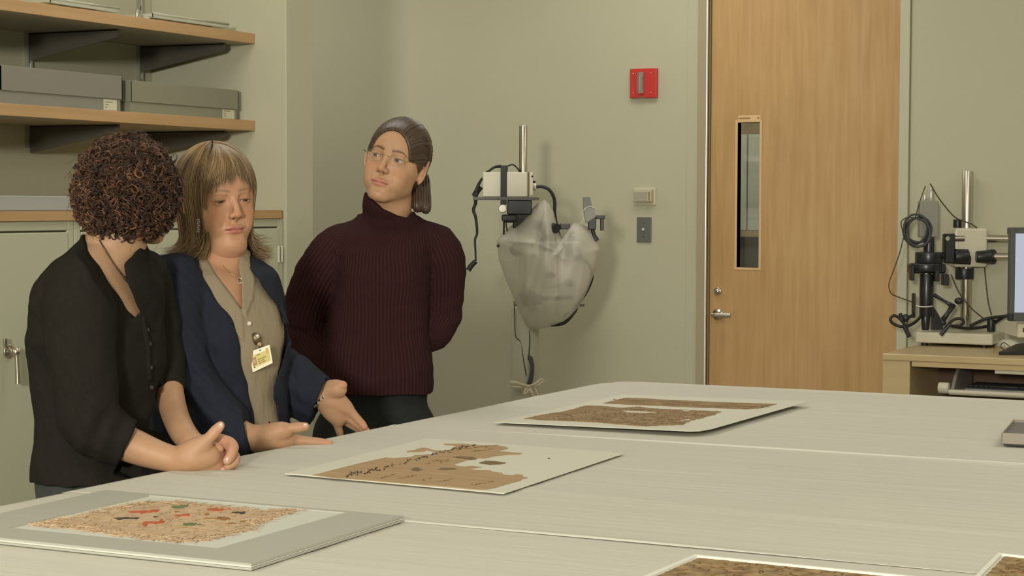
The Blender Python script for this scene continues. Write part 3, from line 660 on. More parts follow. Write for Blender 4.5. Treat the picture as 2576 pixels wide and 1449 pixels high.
# ------------------------------------------------------------------ boom stand with covered microscope, left of the door
YSx = 6.95
Pb = on(1, YSx, 1320, 1000); cx, cy = float(Pb[0]), YSx
SD = float(np.dot(Pb-CP, FW))
def S(x, y, dt=0.): return atd(x, y, SD+dt)
ST = thing('microscope_stand', 'tall floor stand with chrome post and thick pale column standing before the wall', 'stand', (cx, cy, 0))
m_col = mat('pale_column_enamel', (.47, .46, .36), .45)
ztop = float(S(1320, 770)[2]); zp = float(S(1316, 316)[2])
MB().cyl((cx, cy, .03), (cx, cy, ztop), .058, n=36, bev=.006).build('column', m_col, ST)
MB().cyl((cx, cy, 0), (cx, cy, .04), .26, .24, 36, bev=.01).build('floor_base', m_col, ST)
px_ = S(1316, 400); MB().cyl((px_[0], px_[1], ztop-.05), (px_[0], px_[1], zp), .0172, n=28, bev=.0015).build('chrome_post', m_chrome, ST)
MB().cyl((px_[0], px_[1], ztop-.01), (px_[0], px_[1], ztop+.05), .03, n=24, bev=.003).build('post_clamp', m_black, ST)
# boom arm carrying the optics
MB().cyl(tuple(S(1318, 560)), tuple(S(1400, 575, -.16)), .02, n=16).build('boom_arm', m_blackm, ST)
a = S(1318, 560); MB().cyl((a[0], a[1], a[2]-.05), (a[0], a[1], a[2]+.05), .032, n=20, bev=.004).build('boom_collar', m_black, ST)
# lamp housing
LB = thing('lamp_housing', 'cream metal light source box strapped to the top of the stand', 'light source', tuple(S(1275, 498, -.06)))
u = _r; v = np.array([-math.sin(TH), math.cos(TH), 0.])
def obox(mb, x0, y0, x1, y1, d0, d1, bev=.002, mi=0, base=None):
    """box whose near face spans the two picture corners and reaches from depth d0 to d1"""
    base = SD if base is None else base
    A_ = atd(x0, y1, base+d0); B_ = atd(x1, y0, base+d0); L_ = np.dot(B_-A_, u); h_ = B_[2]-A_[2]
    Mx = Matrix(((u[0], v[0], 0, A_[0]), (u[1], v[1], 0, A_[1]), (0, 0, 1, A_[2]), (0, 0, 0, 1)))
    mb.box((0, 0, 0), (L_, d1-d0, h_), bev, Mx, mi); return mb
obox(MB(), 1214, 433, 1327, 495, -.14, .02, .003).build('casing', m_cream, LB)
obox(MB(), 1331, 434, 1341, 493, -.13, .01, .002).build('end_plate', m_cream, LB)
obox(MB(), 1327, 432, 1331, 496, -.135, .015, .0).build('panel_joint', mat('olive_joint', (.16, .14, .05), .6), LB)
m = MB(); m.cyl(tuple(S(1337, 470, -.06)), tuple(S(1349, 470, -.06)), .016, n=18, bev=.002); m.build('outlet_collar', m_cream, LB)
m = MB(); m.cyl(tuple(S(1344, 455, -.06)), tuple(S(1344, 462, -.06)), .005, n=12); m.cyl(tuple(S(1339, 443, -.131)), tuple(S(1339, 444, -.137)), .004, n=10); tag(m.build('black_screw', m_black, LB), kind='stuff')
sb = thing('webbing_strap', 'black webbing strap wrapped round the cream box and hanging down at its left', 'strap', tuple(S(1265, 420, -.15)))
m = MB()
def ribbon(mb, pts, w_, t_=.0012, n=8): mb.tube(spline([np.array(p) for p in pts], 8), 1., n, flat=(w_, t_))
obox(m, 1259, 418, 1275, 515, -.147, -.142, .001)
obox(m, 1262, 416, 1277, 432, -.148, .02, .003)
# side loops
def rib(mb, pix, w_):      # ribbon that faces the camera: rectangular strip through picture points at stand depth
    P_ = [S(x, y, d) for x, y, d in pix]; P_ = spline(P_, 8); n_ = len(P_); L_ = []; 
    for i in range(n_):
        t = P_[min(i+1, n_-1)]-P_[max(i-1, 0)]; t /= np.linalg.norm(t); sd = np.cross(t, v); sd /= np.linalg.norm(sd)+1e-9
        ww = w_[0]+(w_[1]-w_[0])*i/(n_-1); L_.append((P_[i]-sd*ww, P_[i]+sd*ww, P_[i]+sd*ww+v*.0015, P_[i]-sd*ww+v*.0015))
    vs = [tuple(p) for q_ in L_ for p in q_]; fs = []
    for i in range(n_-1):
        for j in range(4): fs.append((4*i+j, 4*i+(j+1) % 4, 4*i+4+(j+1) % 4, 4*i+4+j))
    fs += [(3, 2, 1, 0), (4*n_-4, 4*n_-3, 4*n_-2, 4*n_-1)]
    mb._new(vs, fs, True)
rib(m, [(1262, 418, -.1), (1245, 420, -.12), (1230, 430, -.13), (1222, 434, -.12)], (.006, .004))
rib(m, [(1277, 418, -.1), (1290, 414, -.1), (1302, 424, -.08), (1308, 434, -.06)], (.003, .003))
rib(m, [(1214, 447, -.1), (1205, 462, -.11), (1198, 480, -.11), (1192, 492, -.11)], (.004, .010))
rib(m, [(1210, 470, -.1), (1200, 484, -.11), (1194, 496, -.11)], (.010, .010))
rib(m, [(1197, 496, -.11), (1196, 512, -.11), (1191, 528, -.11), (1196, 545, -.11), (1199, 565, -.11), (1200, 588, -.11), (1195, 603, -.11), (1196, 630, -.11), (1197, 657, -.11)], (.0075, .0035))
rib(m, [(1197, 657, -.11), (1186, 668, -.11), (1178, 680, -.11)], (.010, .011))
m.build('strap_webbing', m_rubber, sb)
# plate + focus rack (dark)
SC_ = thing('stereo_microscope', 'black microscope body with silver knob under the cream box, mostly inside a dust cover', 'microscope', tuple(S(1300, 540, -.1)))
obox(MB(), 1190, 496, 1356, 503, -.15, -.02, .001).build('support_plate', m_dkmetal, SC_)
m = MB(); obox(m, 1276, 503, 1338, 540, -.12, -.02, .004); obox(m, 1262, 540, 1300, 556, -.13, -.06, .004); obox(m, 1290, 536, 1330, 575, -.11, -.03, .004); m.build('focus_block', m_black, SC_)
a = S(1264, 525, -.15); m = MB(); m.cyl(tuple(a), tuple(a+v*.04), .0165, n=26, bev=.002); m.cyl(tuple(a-v*.001), tuple(a+v*.001), .011, .011, 24); m.build('focus_knob', mat('turned_aluminium', (.52, .50, .45), .42, 1.), SC_)
m = MB(); m.cyl(tuple(S(1284, 546, -.1)), tuple(S(1284, 560, -.1)), .017, n=20, bev=.002); m.cyl(tuple(S(1268, 556, -.1)), tuple(S(1267, 590, -.1)), .004, n=8); m.cyl(tuple(S(1272, 556, -.1)), tuple(S(1276, 582, -.1)), .003, n=8); m.cyl(tuple(S(1250, 620, -.1)), tuple(S(1256, 616, -.1)), .006, n=8); tag(m.build('adjusters', m_black, SC_), kind='stuff')
# inside the bag: dim forms seen through it
m = MB(); m.sphere(tuple(S(1372, 610, -.11)), (.026, .03, .045), 10); m.cyl(tuple(S(1372, 560, -.12)), tuple(S(1378, 630, -.15)), .020, n=18); m.sphere(tuple(S(1452, 640, -.12)), (.018, .03, .030), 10)
m.cyl(tuple(S(1425, 655, -.13)), tuple(S(1440, 585, -.1)), .012, n=12)
m.sphere(tuple(S(1300, 628, -.09)), (.030, .03, .028), 10); m.cyl(tuple(S(1345, 725, -.09)), tuple(S(1352, 765, -.08)), .026, n=18); m.cyl(tuple(S(1350, 752, -.09)), tuple(S(1440, 748, -.08)), .008, n=12); m.sphere(tuple(S(1432, 712, -.15)), .017, 10); m.sphere(tuple(S(1385, 692, -.155)), (.022, .02, .012), 10)
tag(m.build('optics', m_black, SC_), kind='stuff')
m = MB(); m.cyl(tuple(S(1372, 620, -.1)), tuple(S(1400, 720, -.12)), .035, .045, 24, bev=.006); m.cyl(tuple(S(1390, 660, -.1)), tuple(S(1345, 735, -.09)), .028, n=20); m.build('white_body', m_cream, SC_)
obox(MB(), 1408, 562, 1434, 577, -.1, -.03, .003).build('arm_block', m_black, SC_)
# grey handle unit and bracket right of the bag
GH = thing('camera_module', 'slim grey camera module with black bracket tied above the dust cover', 'camera', tuple(S(1485, 540, -.1)))
m = MB(); A_ = [S(x, y, -.12) for x, y in ((1467, 496), (1484, 496), (1497, 548), (1478, 562), (1468, 530))]; m.prism(A_, .05, tuple(v)); m.build('module_body', mat('slate_grey_plastic', (.16, .16, .15), .5), GH)
m = MB(); m.prism([S(x, y, -.125) for x, y in ((1468, 522), (1496, 522), (1499, 545), (1474, 560))], .058, tuple(v)); m.build('lower_body', mat('warm_grey_plastic', (.27, .26, .23), .5), GH)
m = MB(); obox(m, 1480, 541, 1500, 578, -.11, -.05, .003); obox(m, 1497, 541, 1522, 551, -.10, -.07, .002); obox(m, 1510, 549, 1519, 580, -.095, -.075, .002); m.cyl(tuple(S(1490, 575, -.08)), tuple(S(1498, 605, -.08)), .008, n=10); m.cyl(tuple(S(1496, 595, -.08)), tuple(S(1503, 606, -.08)), .009, n=10); m.build('black_bracket', m_black, GH)
m = MB(); m.tube(spline([S(1474, 524, -.135), S(1464, 535, -.135), S(1468, 550, -.13), S(1462, 563, -.13)], 6), .0022, 6); m.tube(spline([S(1474, 522, -.135), S(1486, 520, -.137), S(1496, 524, -.137)], 5), .0018, 6); m.build('white_cord', mat('cotton_cord', (.62, .60, .50), .9), GH)
# cables
cb = thing('flexible_light_guide', 'thick black flexible light guide curving from the cream box round the dust cover', 'cable', tuple(S(1390, 500, -.06)))
m = MB(); m.tube(spline([S(1346, 470, -.06), S(1366, 470, -.06), S(1384, 480, -.06), S(1395, 505, -.05), S(1396, 545, -.04), S(1410, 600, -.0), S(1440, 640, .01), S(1478, 660, 0), S(1490, 690, -.03), S(1480, 725, -.04), S(1455, 765, -.04), S(1445, 785, -.05), S(1420, 812, -.06), S(1386, 818, -.08)], 10), .0068, 12)
m.build('sheath', m_rubber, cb)
m = MB(); obox(m, 1443, 766, 1470, 771, -.06, -.05, .001); m.tube(spline([S(1417, 797, -.06), S(1425, 790, -.06), S(1434, 787, -.06)], 4), .004, 8); tag(m.build('cable_clips', m_black, cb), kind='stuff')
# dust cover: translucent bag hung over the optics
CR_ = [(1252, 602, 1340, 612, .010, 7), (1340, 612, 1376, 590, .008, 6), (1376, 520, 1345, 640, .014, 7), (1345, 640, 1325, 720, .010, 9), (1398, 640, 1402, 745, .013, 5), (1402, 745, 1396, 755, .008, 4), (1402, 640, 1440, 590, .012, 7), (1440, 590, 1508, 632, .012, 6), (1400, 640, 1425, 655, .008, 6), (1370, 640, 1342, 760, .008, 9), (1470, 660, 1450, 760, .008, 10), (1290, 600, 1310, 740, .006, 12), (1380, 510, 1405, 620, -.010, 6), (1360, 618, 1400, 632, .010, 5)]
def bag():
    r_ = 0
    out = [(1370, 502), (1382, 512), (1392, 530), (1400, 560), (1408, 590), (1420, 600), (1434, 570), (1444, 560), (1462, 562), (1478, 572), (1490, 585), (1511, 625), (1502, 660), (1494, 690), (1478, 730), (1458, 770), (1430, 800), (1395, 820), (1355, 829), (1333, 828), (1315, 805), (1296, 760), (1275, 710), (1255, 655), (1249, 605), (1270, 580), (1300, 556), (1330, 533), (1354, 510)]
    O_ = np.array(out, float); n = 260
    seg = np.linalg.norm(np.roll(O_, -1, 0)-O_, axis=1); cum = np.concatenate([[0], np.cumsum(seg)]); O2 = np.vstack([O_, O_[:1]])
    t = np.linspace(0, cum[-1], n, endpoint=False); ox = np.interp(t, cum, O2[:, 0]); oy = np.interp(t, cum, O2[:, 1])
    cxp, cyp = 1375, 665; rows = 44; V = []; Fs = []
    rr = np.random.RandomState(2); ph = rr.uniform(0, 6.3, 6); side_n = []
    for side in (0, 1):
        for j in range(rows+1):
            s = j/rows      # 0 centre .. 1 rim
            for i in range(n):
                x = cxp+(ox[i]-cxp)*s; y = cyp+(oy[i]-cyp)*s; dome = math.sqrt(max(0, 1-s**2.4)); an = math.atan2(y-cyp, x-cxp)
                # folds run down from the two peaks at the top
                f1 = abs(((x-1372)-(y-505)*.06)/18+rr.rand()*0); f2 = abs((x-1372+(y-505)*.17)/26); f3 = abs((x-1415-(y-590)*-.05)/20); f4 = abs((x-1449-(y-560)*.12)/22)
                z = -.125*dome if side == 0 else .10*dome
                w_ = dome**.5
                z += (.020*math.exp(-f1*f1)*-1+.012*math.exp(-f2*f2*2)+.022*math.exp(-f3*f3)-.012*math.exp(-f4*f4)+.006*math.sin(x*.09+y*.03+side)+.005*math.sin(x*.045-y*.06+2))*w_
                if side == 0:
                    for xa, ya, xb, yb, am, sg in CR_:
                        ex, ey = xb-xa, yb-ya; tt = min(1, max(0, ((x-xa)*ex+(y-ya)*ey)/(ex*ex+ey*ey))); dd = math.hypot(x-xa-tt*ex, y-ya-tt*ey); z -= am*math.exp(-dd/sg)*w_
                if side == 0 and y > 610: z -= .014*(1-abs(((x-1395)+(y-620)*.12)/70)) * w_ if abs(((x-1395)+(y-620)*.12)/70) < 1 else 0
                V.append(S(x, y, -.06+z))
    K = (rows+1)*n
    for side in (0, 1):
        for j in range(rows):
            for i in range(n):
                a, b, c, d = [side*K+q_ for q_ in (j*n+i, j*n+(i+1) % n, (j+1)*n+(i+1) % n, (j+1)*n+i)]
                Fs.append((a, b, c, d) if side == 0 else (d, c, b, a))
    return mesh_np('dust_cover', np.array(V), np.array(Fs))
mb_ = bpy.data.materials.new('frosted_polythene'); mb_.use_nodes = True; N = mb_.node_tree.nodes; L = mb_.node_tree.links; b = N['Principled BSDF']; b.inputs['Base Color'].default_value = (.74, .72, .62, 1); b.inputs['Roughness'].default_value = .42
tl = N.new('ShaderNodeBsdfTranslucent'); tl.inputs[0].default_value = (.80, .78, .68, 1); tp = N.new('ShaderNodeBsdfTransparent'); mx = N.new('ShaderNodeMixShader'); mx.inputs[0].default_value = .3; mx2 = N.new('ShaderNodeMixShader'); mx2.inputs[0].default_value = .30
L.new(b.outputs[0], mx.inputs[1]); L.new(tl.outputs[0], mx.inputs[2]); L.new(mx.outputs[0], mx2.inputs[1]); L.new(tp.outputs[0], mx2.inputs[2]); L.new(mx2.outputs[0], N['Material Output'].inputs[0])
tag(obj('dust_cover', bag(), mb_), 'translucent plastic dust cover draped over the microscope on the tall stand', 'cover')
# cords on the column and the ribbon
cd = thing('power_cord', 'thin dark cord running down the pale column into a taped bundle', 'cord', tuple(S(1325, 880, -.06)))
m = MB(); m.tube(spline([S(1293, 757, -.063), S(1295, 800, -.063), S(1297, 845, -.063), S(1310, 862, -.064), S(1317, 905, -.065), S(1324, 945, -.066)], 8), .002, 6); m.tube(spline([S(1331, 830, -.066), S(1333, 855, -.066), S(1331, 890, -.066), S(1329, 905, -.066)], 6), .0022, 6); m.build('cord', mat('dark_olive_cord', (.05, .045, .02), .6), cd)
m = MB()
for k in range(6): m.tube(spline([S(1330+k*1.5, 894+k, -.068), S(1336+k, 920, -.074), S(1334+k*1.2, 945, -.074), S(1328+k*1.4, 966, -.07)], 6), .0045, 7)
m.build('bundle', mat('charcoal_cord', (.06, .06, .065), .55), cd)
rbn = thing('cloth_ribbon', 'off white cotton tape tied in a bow round the pale column', 'ribbon', tuple(S(1325, 970, -.08)))
m = MB()
for pix, w_ in (([(1284, 963, -.085), (1298, 963, -.092), (1312, 967, -.095), (1328, 971, -.095)], (.0095, .0045)), ([(1284, 971, -.08), (1300, 974, -.088), (1315, 974, -.092), (1327, 972, -.095)], (.005, .004)),
                ([(1329, 971, -.1), (1344, 967, -.105), (1357, 958, -.10), (1363, 953, -.10)], (.0045, .007)), ([(1363, 953, -.10), (1366, 960, -.10), (1350, 970, -.102), (1332, 974, -.1)], (.005, .004)),
                ([(1329, 972, -.1), (1320, 984, -.105), (1318, 992, -.105), (1326, 987, -.108), (1330, 976, -.105)], (.0055, .004)),
                ([(1330, 974, -.10), (1336, 985, -.11), (1341, 998, -.10), (1343, 1012, -.09)], (.0055, .0075)), ([(1332, 974, -.10), (1344, 975, -.10), (1352, 990, -.10), (1357, 1008, -.09)], (.003, .0035))):
    rib(m, pix, w_)
m.sphere(tuple(S(1329, 972, -.105)), (.007, .005, .006), 8)
m.build('tape', mat('cotton_tape', (.62, .55, .41), .9), rbn)
# post continues round column
# ------------------------------------------------------------------ desk with second microscope, right
YD = 7.12; DZ = float(on(1, YD, 2219, 889)[2]); dx0 = float(on(1, YD, 2219, 890)[0]); dx1 = -.35
DK = thing('desk', 'light maple desk with keyboard tray under the cream boom stand', 'desk', ((dx0+dx1)/2, YD+.33, 0))
MB().box((dx0, YD, DZ-.026), (dx1, YC-.002, DZ), .003).build('desktop', m_desk, DK)
lx = float(on(1, YD, 2288, 950)[0])
MB().box((dx0+.001, YD+.004, 0), (lx, YC-.01, DZ-.0265), .002).build('side_panel', m_desk, DK)
MB().box((dx1-.05, YD+.004, 0), (dx1, YC-.01, DZ-.0265), .002).build('side_panel', m_desk, DK)
MB().box((lx+.006, YD+.006, DZ-.046), (dx1-.052, YD+.04, DZ-.0265), .001).build('front_rail', m_desk, DK)
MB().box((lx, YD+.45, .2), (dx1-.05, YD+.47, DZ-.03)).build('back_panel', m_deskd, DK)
DD = float(np.dot(on(1, YD, 2400, 850)-CP, FW))
def Dk(x, y, dt=0.): return atd(x, y, DD+dt)
def zp_(x, y, z): return on(2, z, x, y)
KT = thing('keyboard_tray', 'beige pull-out keyboard tray hanging under the maple desk', 'tray', tuple(Dk(2450, 970, -.05)))
ktz = float(Dk(2400, 985, 0)[2]); ky0, ky1 = YD-.02, YD+.30; kx0 = float(on(1, ky0, 2386, 980)[0])
m_ktb = mat('beige_tray_plastic', (.52, .49, .38), .5)
m = MB(); m.box((kx0, ky0, ktz-.012), (kx0+.75, ky1, ktz), .004, seg=2); m.box((kx0, ky0-.012, ktz-.008), (kx0+.75, ky0+.02, ktz+.008), .006, seg=2); m.build('tray_surface', m_ktb, KT)
m = MB(); m.prism([(kx0+.002, ky0+.02, ktz), (kx0+.002, ky0+.08, ktz+.06), (kx0+.002, ky0+.13, DZ-.048), (kx0+.002, ky1, DZ-.048), (kx0+.002, ky1, ktz)], -.03 if False else .012, (1, 0, 0)); m.build('side_arm', mat('grey_arm_metal', (.24, .22, .20), .5), KT)
m = MB(); m.cyl((kx0-.04, ky0+.01, ktz+.012), (kx0+.0, ky0+.01, ktz+.012), .021, n=24, bev=.004); m.build('end_knob', m_ktb, KT)
MB().box((kx0+.16, ky0+.05, DZ-.062), (kx0+.5, ky0+.28, DZ-.046), .002).build('slide_plate', m_cream, KT)
KB = thing('keyboard', 'black keyboard lying on the beige tray under the desk', 'keyboard', (kx0+.3, ky0+.13, ktz))
kb0 = kx0+.055
m = MB(); m.box((kb0, ky0+.04, ktz+.001), (kb0+.46, ky0+.20, ktz+.018), .003); m.build('keyboard_body', m_blackm, KB)
km = None
for row in range(6):
    x = kb0+.008+(.0 if row else 0)
    for k in range(15):
        wk = .0175 if not (k == 14 or (row == 5 and k == 2)) else .026
        if row == 0 and 4 <= k <= 9:
            if k > 4: continue
            wk = .11
        kx = x; x += wk+.002
        if km is None or wk != .0175:
            mbk = MB(); mbk.box((-wk/2, -.008, 0), (wk/2, .008, .007), .0016); me = bpy.data.meshes.new('key'); mbk.bm.to_mesh(me); mbk.bm.free(); me.materials.append(m_black)
            if wk == .0175: km = me
        else: me = km
        if x > kb0+.455: break
        o = bpy.data.objects.new('key', me); COL.objects.link(o); o.parent = KB
        o.location = Vector((kx+wk/2, ky0+.055+row*.0245*.98, ktz+.0182))-KB.location
MB().box((kb0, ky0+.022, ktz+.0012), (kb0+.46, ky0+.039, ktz+.012), .003).build('wrist_strip', mat('grey_strip', (.2, .2, .2), .5), KB)
# microscope on the desk
MS = thing('boom_stand', 'cream boom stand with chrome post on a cream base on the desk', 'stand', tuple(Dk(2425, 860, .2)))
bz = DZ+.012; bf0 = on(2, bz, 2303, 862); yb0 = float(bf0[1]); bx0, bx1 = float(bf0[0]), float(on(1, yb0, 2497, 862)[0]); btop = float(on(1, yb0, 2400, 838)[2])
BD = float(np.dot(on(1, yb0, 2400, 838)-CP, FW))
MB().box((bx0, yb0, bz), (bx1, yb0+.34, btop), .006, seg=2).build('base_plate', m_cream, MS)
m = MB()
for x in (bx0+.03, bx1-.04):
    for y in (yb0+.03, yb0+.30): m.cyl((x, y, DZ), (x, y, bz+.001), .014, n=14)
m.build('rubber_foot', m_rubber, MS)
PD = .16
def M_(x, y, dt=0.): return atd(x, y, BD+PD+dt)
def vcyl(mb, px, y0, y1, wpx, dt=0., n=28, bev=.001, w2=None):
    a = M_(px, y1, dt); b = M_(px, y0, dt); r = wpx/2*(BD+PD+dt)/F; r2 = (w2 or wpx)/2*(BD+PD+dt)/F
    mb.cyl((a[0], a[1], a[2]), (a[0], a[1], b[2]), r, r2, n, bev=bev); return mb
vcyl(MB(), 2428.5, 430, 826, 27).build('chrome_post', m_chrome, MS)
m = MB(); 
def mbox(mb, x0, y0, x1, y1, d0, d1, bev=.003, seg=1):
    base = BD+PD; A_ = atd(x0, y1, base+d0); B_ = atd(x1, y0, base+d0); L_ = np.dot(B_-A_, u); h_ = B_[2]-A_[2]
    Mx = Matrix(((u[0], v[0], 0, A_[0]), (u[1], v[1], 0, A_[1]), (0, 0, 1, A_[2]), (0, 0, 0, 1))); mb.box((0, 0, 0), (L_, d1-d0, h_), bev, Mx, 0, seg); return mb
mbox(m, 2400, 574, 2484, 672, -.055, .055, .010, 3).build('boom_block', m_cream, MS)
m = MB()
for y, rw in ((600, 19), (645, 17)):
    a = M_(2380, y-1, .02); b = on(1, a[1]+.03, 2700, y+2); m.cyl(tuple(a), tuple(b), rw/2*(BD+PD)/F, n=20)
m.build('boom_rods', m_chrome, MS)
a = M_(2429, 600, -.056); MB().cyl(tuple(a), tuple(a-v*.002), .030, n=28).build('rod_socket', m_black, MS)
m = MB(); a = M_(2398, 600, -.05); m.cyl(tuple(a), tuple(M_(2425, 600, -.05)), .016, n=18); m.build('short_rod', m_chrome, MS)
vcyl(MB(), 2426, 675, 702, 46).build('collar', m_black, MS); vcyl(MB(), 2409, 552, 580, 22, .03).build('rear_stop', m_black, MS)
m = MB(); m.cyl(tuple(M_(2455, 646, -.07)), tuple(M_(2492, 646, -.07)), .024, .028, 22, bev=.004); m.cyl(tuple(M_(2488, 646, -.04)), tuple(M_(2504, 646, -.04)), .030, n=22, bev=.006); m.build('clamp_knob', m_black, MS)
m = MB(); mbox(m, 2376, 588, 2403, 662, -.08, -.03, .005); m.cyl(tuple(M_(2352, 643, -.06)), tuple(M_(2402, 643, -.06)), .014, n=14); m.cyl(tuple(M_(2400, 645, -.07)), tuple(M_(2436, 646, -.07)), .031, .031, 24, bev=.005); m.cyl(tuple(M_(2378, 650, -.05)), tuple(M_(2440, 655, -.05)), .02, n=14); m.build('arm_joint', m_black, MS)
a = M_(2384, 600, -.085); MB().cyl(tuple(a), tuple(a+v*.006), .009, n=18).build('joint_disc', m_chrome, MS)
# zoom microscope hanging from the arm, in front
ZM = thing('video_microscope', 'black zoom microscope tube with ring head hanging from the boom on the desk', 'microscope', tuple(M_(2330, 830, -.1)))
dt = -.09
m = MB(); vcyl(m, 2336, 596, 665, 27, dt); vcyl(m, 2336, 634, 662, 68, dt, bev=.003); vcyl(m, 2330, 662, 682, 80, dt, bev=.004); vcyl(m, 2330, 690, 795, 35, dt); vcyl(m, 2328, 795, 830, 18, dt, w2=24); m.build('zoom_tube', m_blackm, ZM)
m = MB(); vcyl(m, 2330, 680, 691, 30, dt-.001); m.build('silver_ring', m_chrome, ZM)
m = MB()
for x0, y0, x1, y1 in ((2291, 675, 2301, 706), (2352, 680, 2364, 708), (2372, 690, 2388, 718)): mbox(m, x0, y0, x1, y1, dt-.06, dt-.02, .003)
mbox(m, 2289, 664, 2380, 688, dt-.03, dt+.03, .006); m.build('turret', m_black, ZM)
m = MB(); m.tube(spline([M_(2304, 768, dt-.045), M_(2312, 771, dt-.05), M_(2330, 772, dt-.05), M_(2347, 770, dt-.04)], 6), .0022, 8); m.build('white_tie', m_white, ZM)
mbox(MB(), 2295, 738, 2303, 800, dt-.03, dt-.01, .002).build('side_rod', m_black, ZM); m = MB(); m.prism([M_(x, y, dt+.05) for x, y in ((2345, 765), (2366, 800), (2374, 830), (2345, 830))], .03, tuple(v)); m.build('rear_bracket', m_black, ZM)
CM = thing('microscope_camera', 'grey camera module with two plugs above the coiled cable', 'camera', tuple(M_(2338, 596, dt)))
m = MB(); mbox(m, 2314, 505, 2361, 597, dt-.01, dt+.04, .004, 2); m.build('camera_body', mat('warm_grey_metal', (.25, .25, .20), .45), CM)
m = MB(); mbox(m, 2328, 515, 2337, 523, dt-.012, dt-.0095, .0); m.build('port', m_gap, CM)
m = MB(); mbox(m, 2343, 508, 2347, 536, dt-.0108, dt-.0095, .0); m.build('side_marking', mat('grey_mark', (.16, .16, .14), .6), CM)
m = MB(); vcyl(m, 2342, 482, 506, 10, dt+.015); vcyl(m, 2326, 490, 506, 8, dt+.015); vcyl(m, 2342, 468, 484, 6, dt+.015); m.build('plugs', mat('silver_plug', (.62, .60, .55), .3, .6), CM)
cc = thing('coiled_cable', 'grey black cable coiled in loops beside the upright grey camera module', 'cable', tuple(M_(2306, 585, -.12)))
m = MB(); r = np.random.RandomState(3); pts = []
for k in range(150):
    t = k/14.*2*math.pi/1.6; R0 = 33+3.5*math.sin(k*.37)+2*r.normal()*.3; pts.append(M_(2307+R0*.95*math.cos(t)+3*math.sin(k*.11), 580+R0*1.05*math.sin(t)+3*math.cos(k*.09), -.12-.016*math.sin(k*.2)))
m.tube(pts, .0042, 8); m.build('loops', mat('dark_grey_sheath', (.045, .048, .05), .5), cc)
kc = MB(); kc.tube(spline([M_(2328, 468, dt), M_(2320, 490, dt), M_(2310, 520, dt), M_(2303, 545, -.12)], 8), .0022, 7)
kc.tube(spline([M_(2340, 462, dt), M_(2356, 490, dt+.02), M_(2378, 520, dt+.03), M_(2405, 548, -.06), M_(2440, 562, -.06), M_(2458, 573, -.06)], 8), .0024, 7)
kc.tube(spline([M_(2275, 590, -.12), M_(2262, 640, -.12), M_(2246, 685, -.12), M_(2236, 715, -.12), M_(2242, 738, -.12), M_(2262, 748, -.12), M_(2296, 760, -.12)], 8), .0024, 7)
kc.tube(spline([M_(2305, 547, -.12), M_(2280, 548, -.12), M_(2267, 560, -.12), M_(2272, 585, -.12)], 8), .0024, 7)
kc.tube(spline([M_(2476, 665, -.03), M_(2480, 710, -.03), M_(2486, 760, -.03), M_(2494, 792, -.03)], 8), .0024, 7)
kc.tube(spline([M_(2392, 690, -.05), M_(2412, 735, -.05), M_(2440, 772, -.05), M_(2475, 802, -.05)], 8), .0024, 7)
tag(kc.build('thin_cable', mat('olive_black_cable', (.04, .035, .012), .5)), 'thin dark cables hanging around the desk microscope', 'cable')
# gooseneck light guides
gn = thing('gooseneck_light', 'pair of black gooseneck light guides at the foot of the desk microscope', 'light guide', tuple(M_(2340, 800, -.2)))
m = MB(); g = -.2
m.tube(spline([M_(2318, 795, -.1), M_(2300, 812, -.16), M_(2276, 822, g), M_(2250, 816, g), M_(2240, 804, g), M_(2248, 794, g), M_(2262, 800, g), M_(2276, 818, g), M_(2288, 848, g)], 8), .0062, 10)
m.tube(spline([M_(2366, 843, g), M_(2385, 818, g), M_(2400, 804, g), M_(2418, 802, g), M_(2424, 812, g), M_(2410, 820, g), M_(2392, 820, -.15), M_(2440, 826, -.1), M_(2490, 818, -.08), M_(2530, 795, -.14), M_(2570, 790, -.2)], 8), .0062, 10)
m.tube(spline([M_(2440, 820, -.1), M_(2480, 802, -.1), M_(2520, 796, -.14), M_(2576, 790, -.2)], 8), .0062, 10)
m.build('gooseneck', m_rubber, gn)
MB().cyl(tuple(M_(2273, 818, g)), tuple(M_(2288, 848, g)), .0085, n=12).build('light_tip', m_blackm, gn); MB().cyl(tuple(M_(2390, 815, g-.002)), tuple(M_(2366, 843, g)), .0085, n=12).build('light_tip', m_blackm, gn)
m = MB(); m.sphere(tuple(M_(2278, 800, g)), .016, 8); m.cyl(tuple(M_(2264, 788, g)), tuple(M_(2270, 806, g)), .007, n=8); m.cyl(tuple(M_(2282, 800, g)), tuple(M_(2300, 792, g+.03)), .007, n=10); m.build('left_clamp', m_black, gn)
m = MB(); m.tube([M_(2350, 742, -.14), M_(2376, 757, -.16), M_(2396, 770, -.18)], [.008, .005, .010], 10); m.sphere(tuple(M_(2412, 757, -.18)), (.018, .014, .014), 8); m.tube([M_(2398, 768, -.18), M_(2384, 788, -.2), M_(2372, 805, -.2)], [.012, .009, .012], 10); m.sphere(tuple(M_(2372, 812, g)), .013, 8); m.build('right_clamp', m_black, gn)
m = MB(); vcyl(m, 2493, 803, 834, 20, -.1, bev=.002); vcyl(m, 2520, 802, 828, 20, 0, bev=.002); m.build('cable_post', m_black, gn)
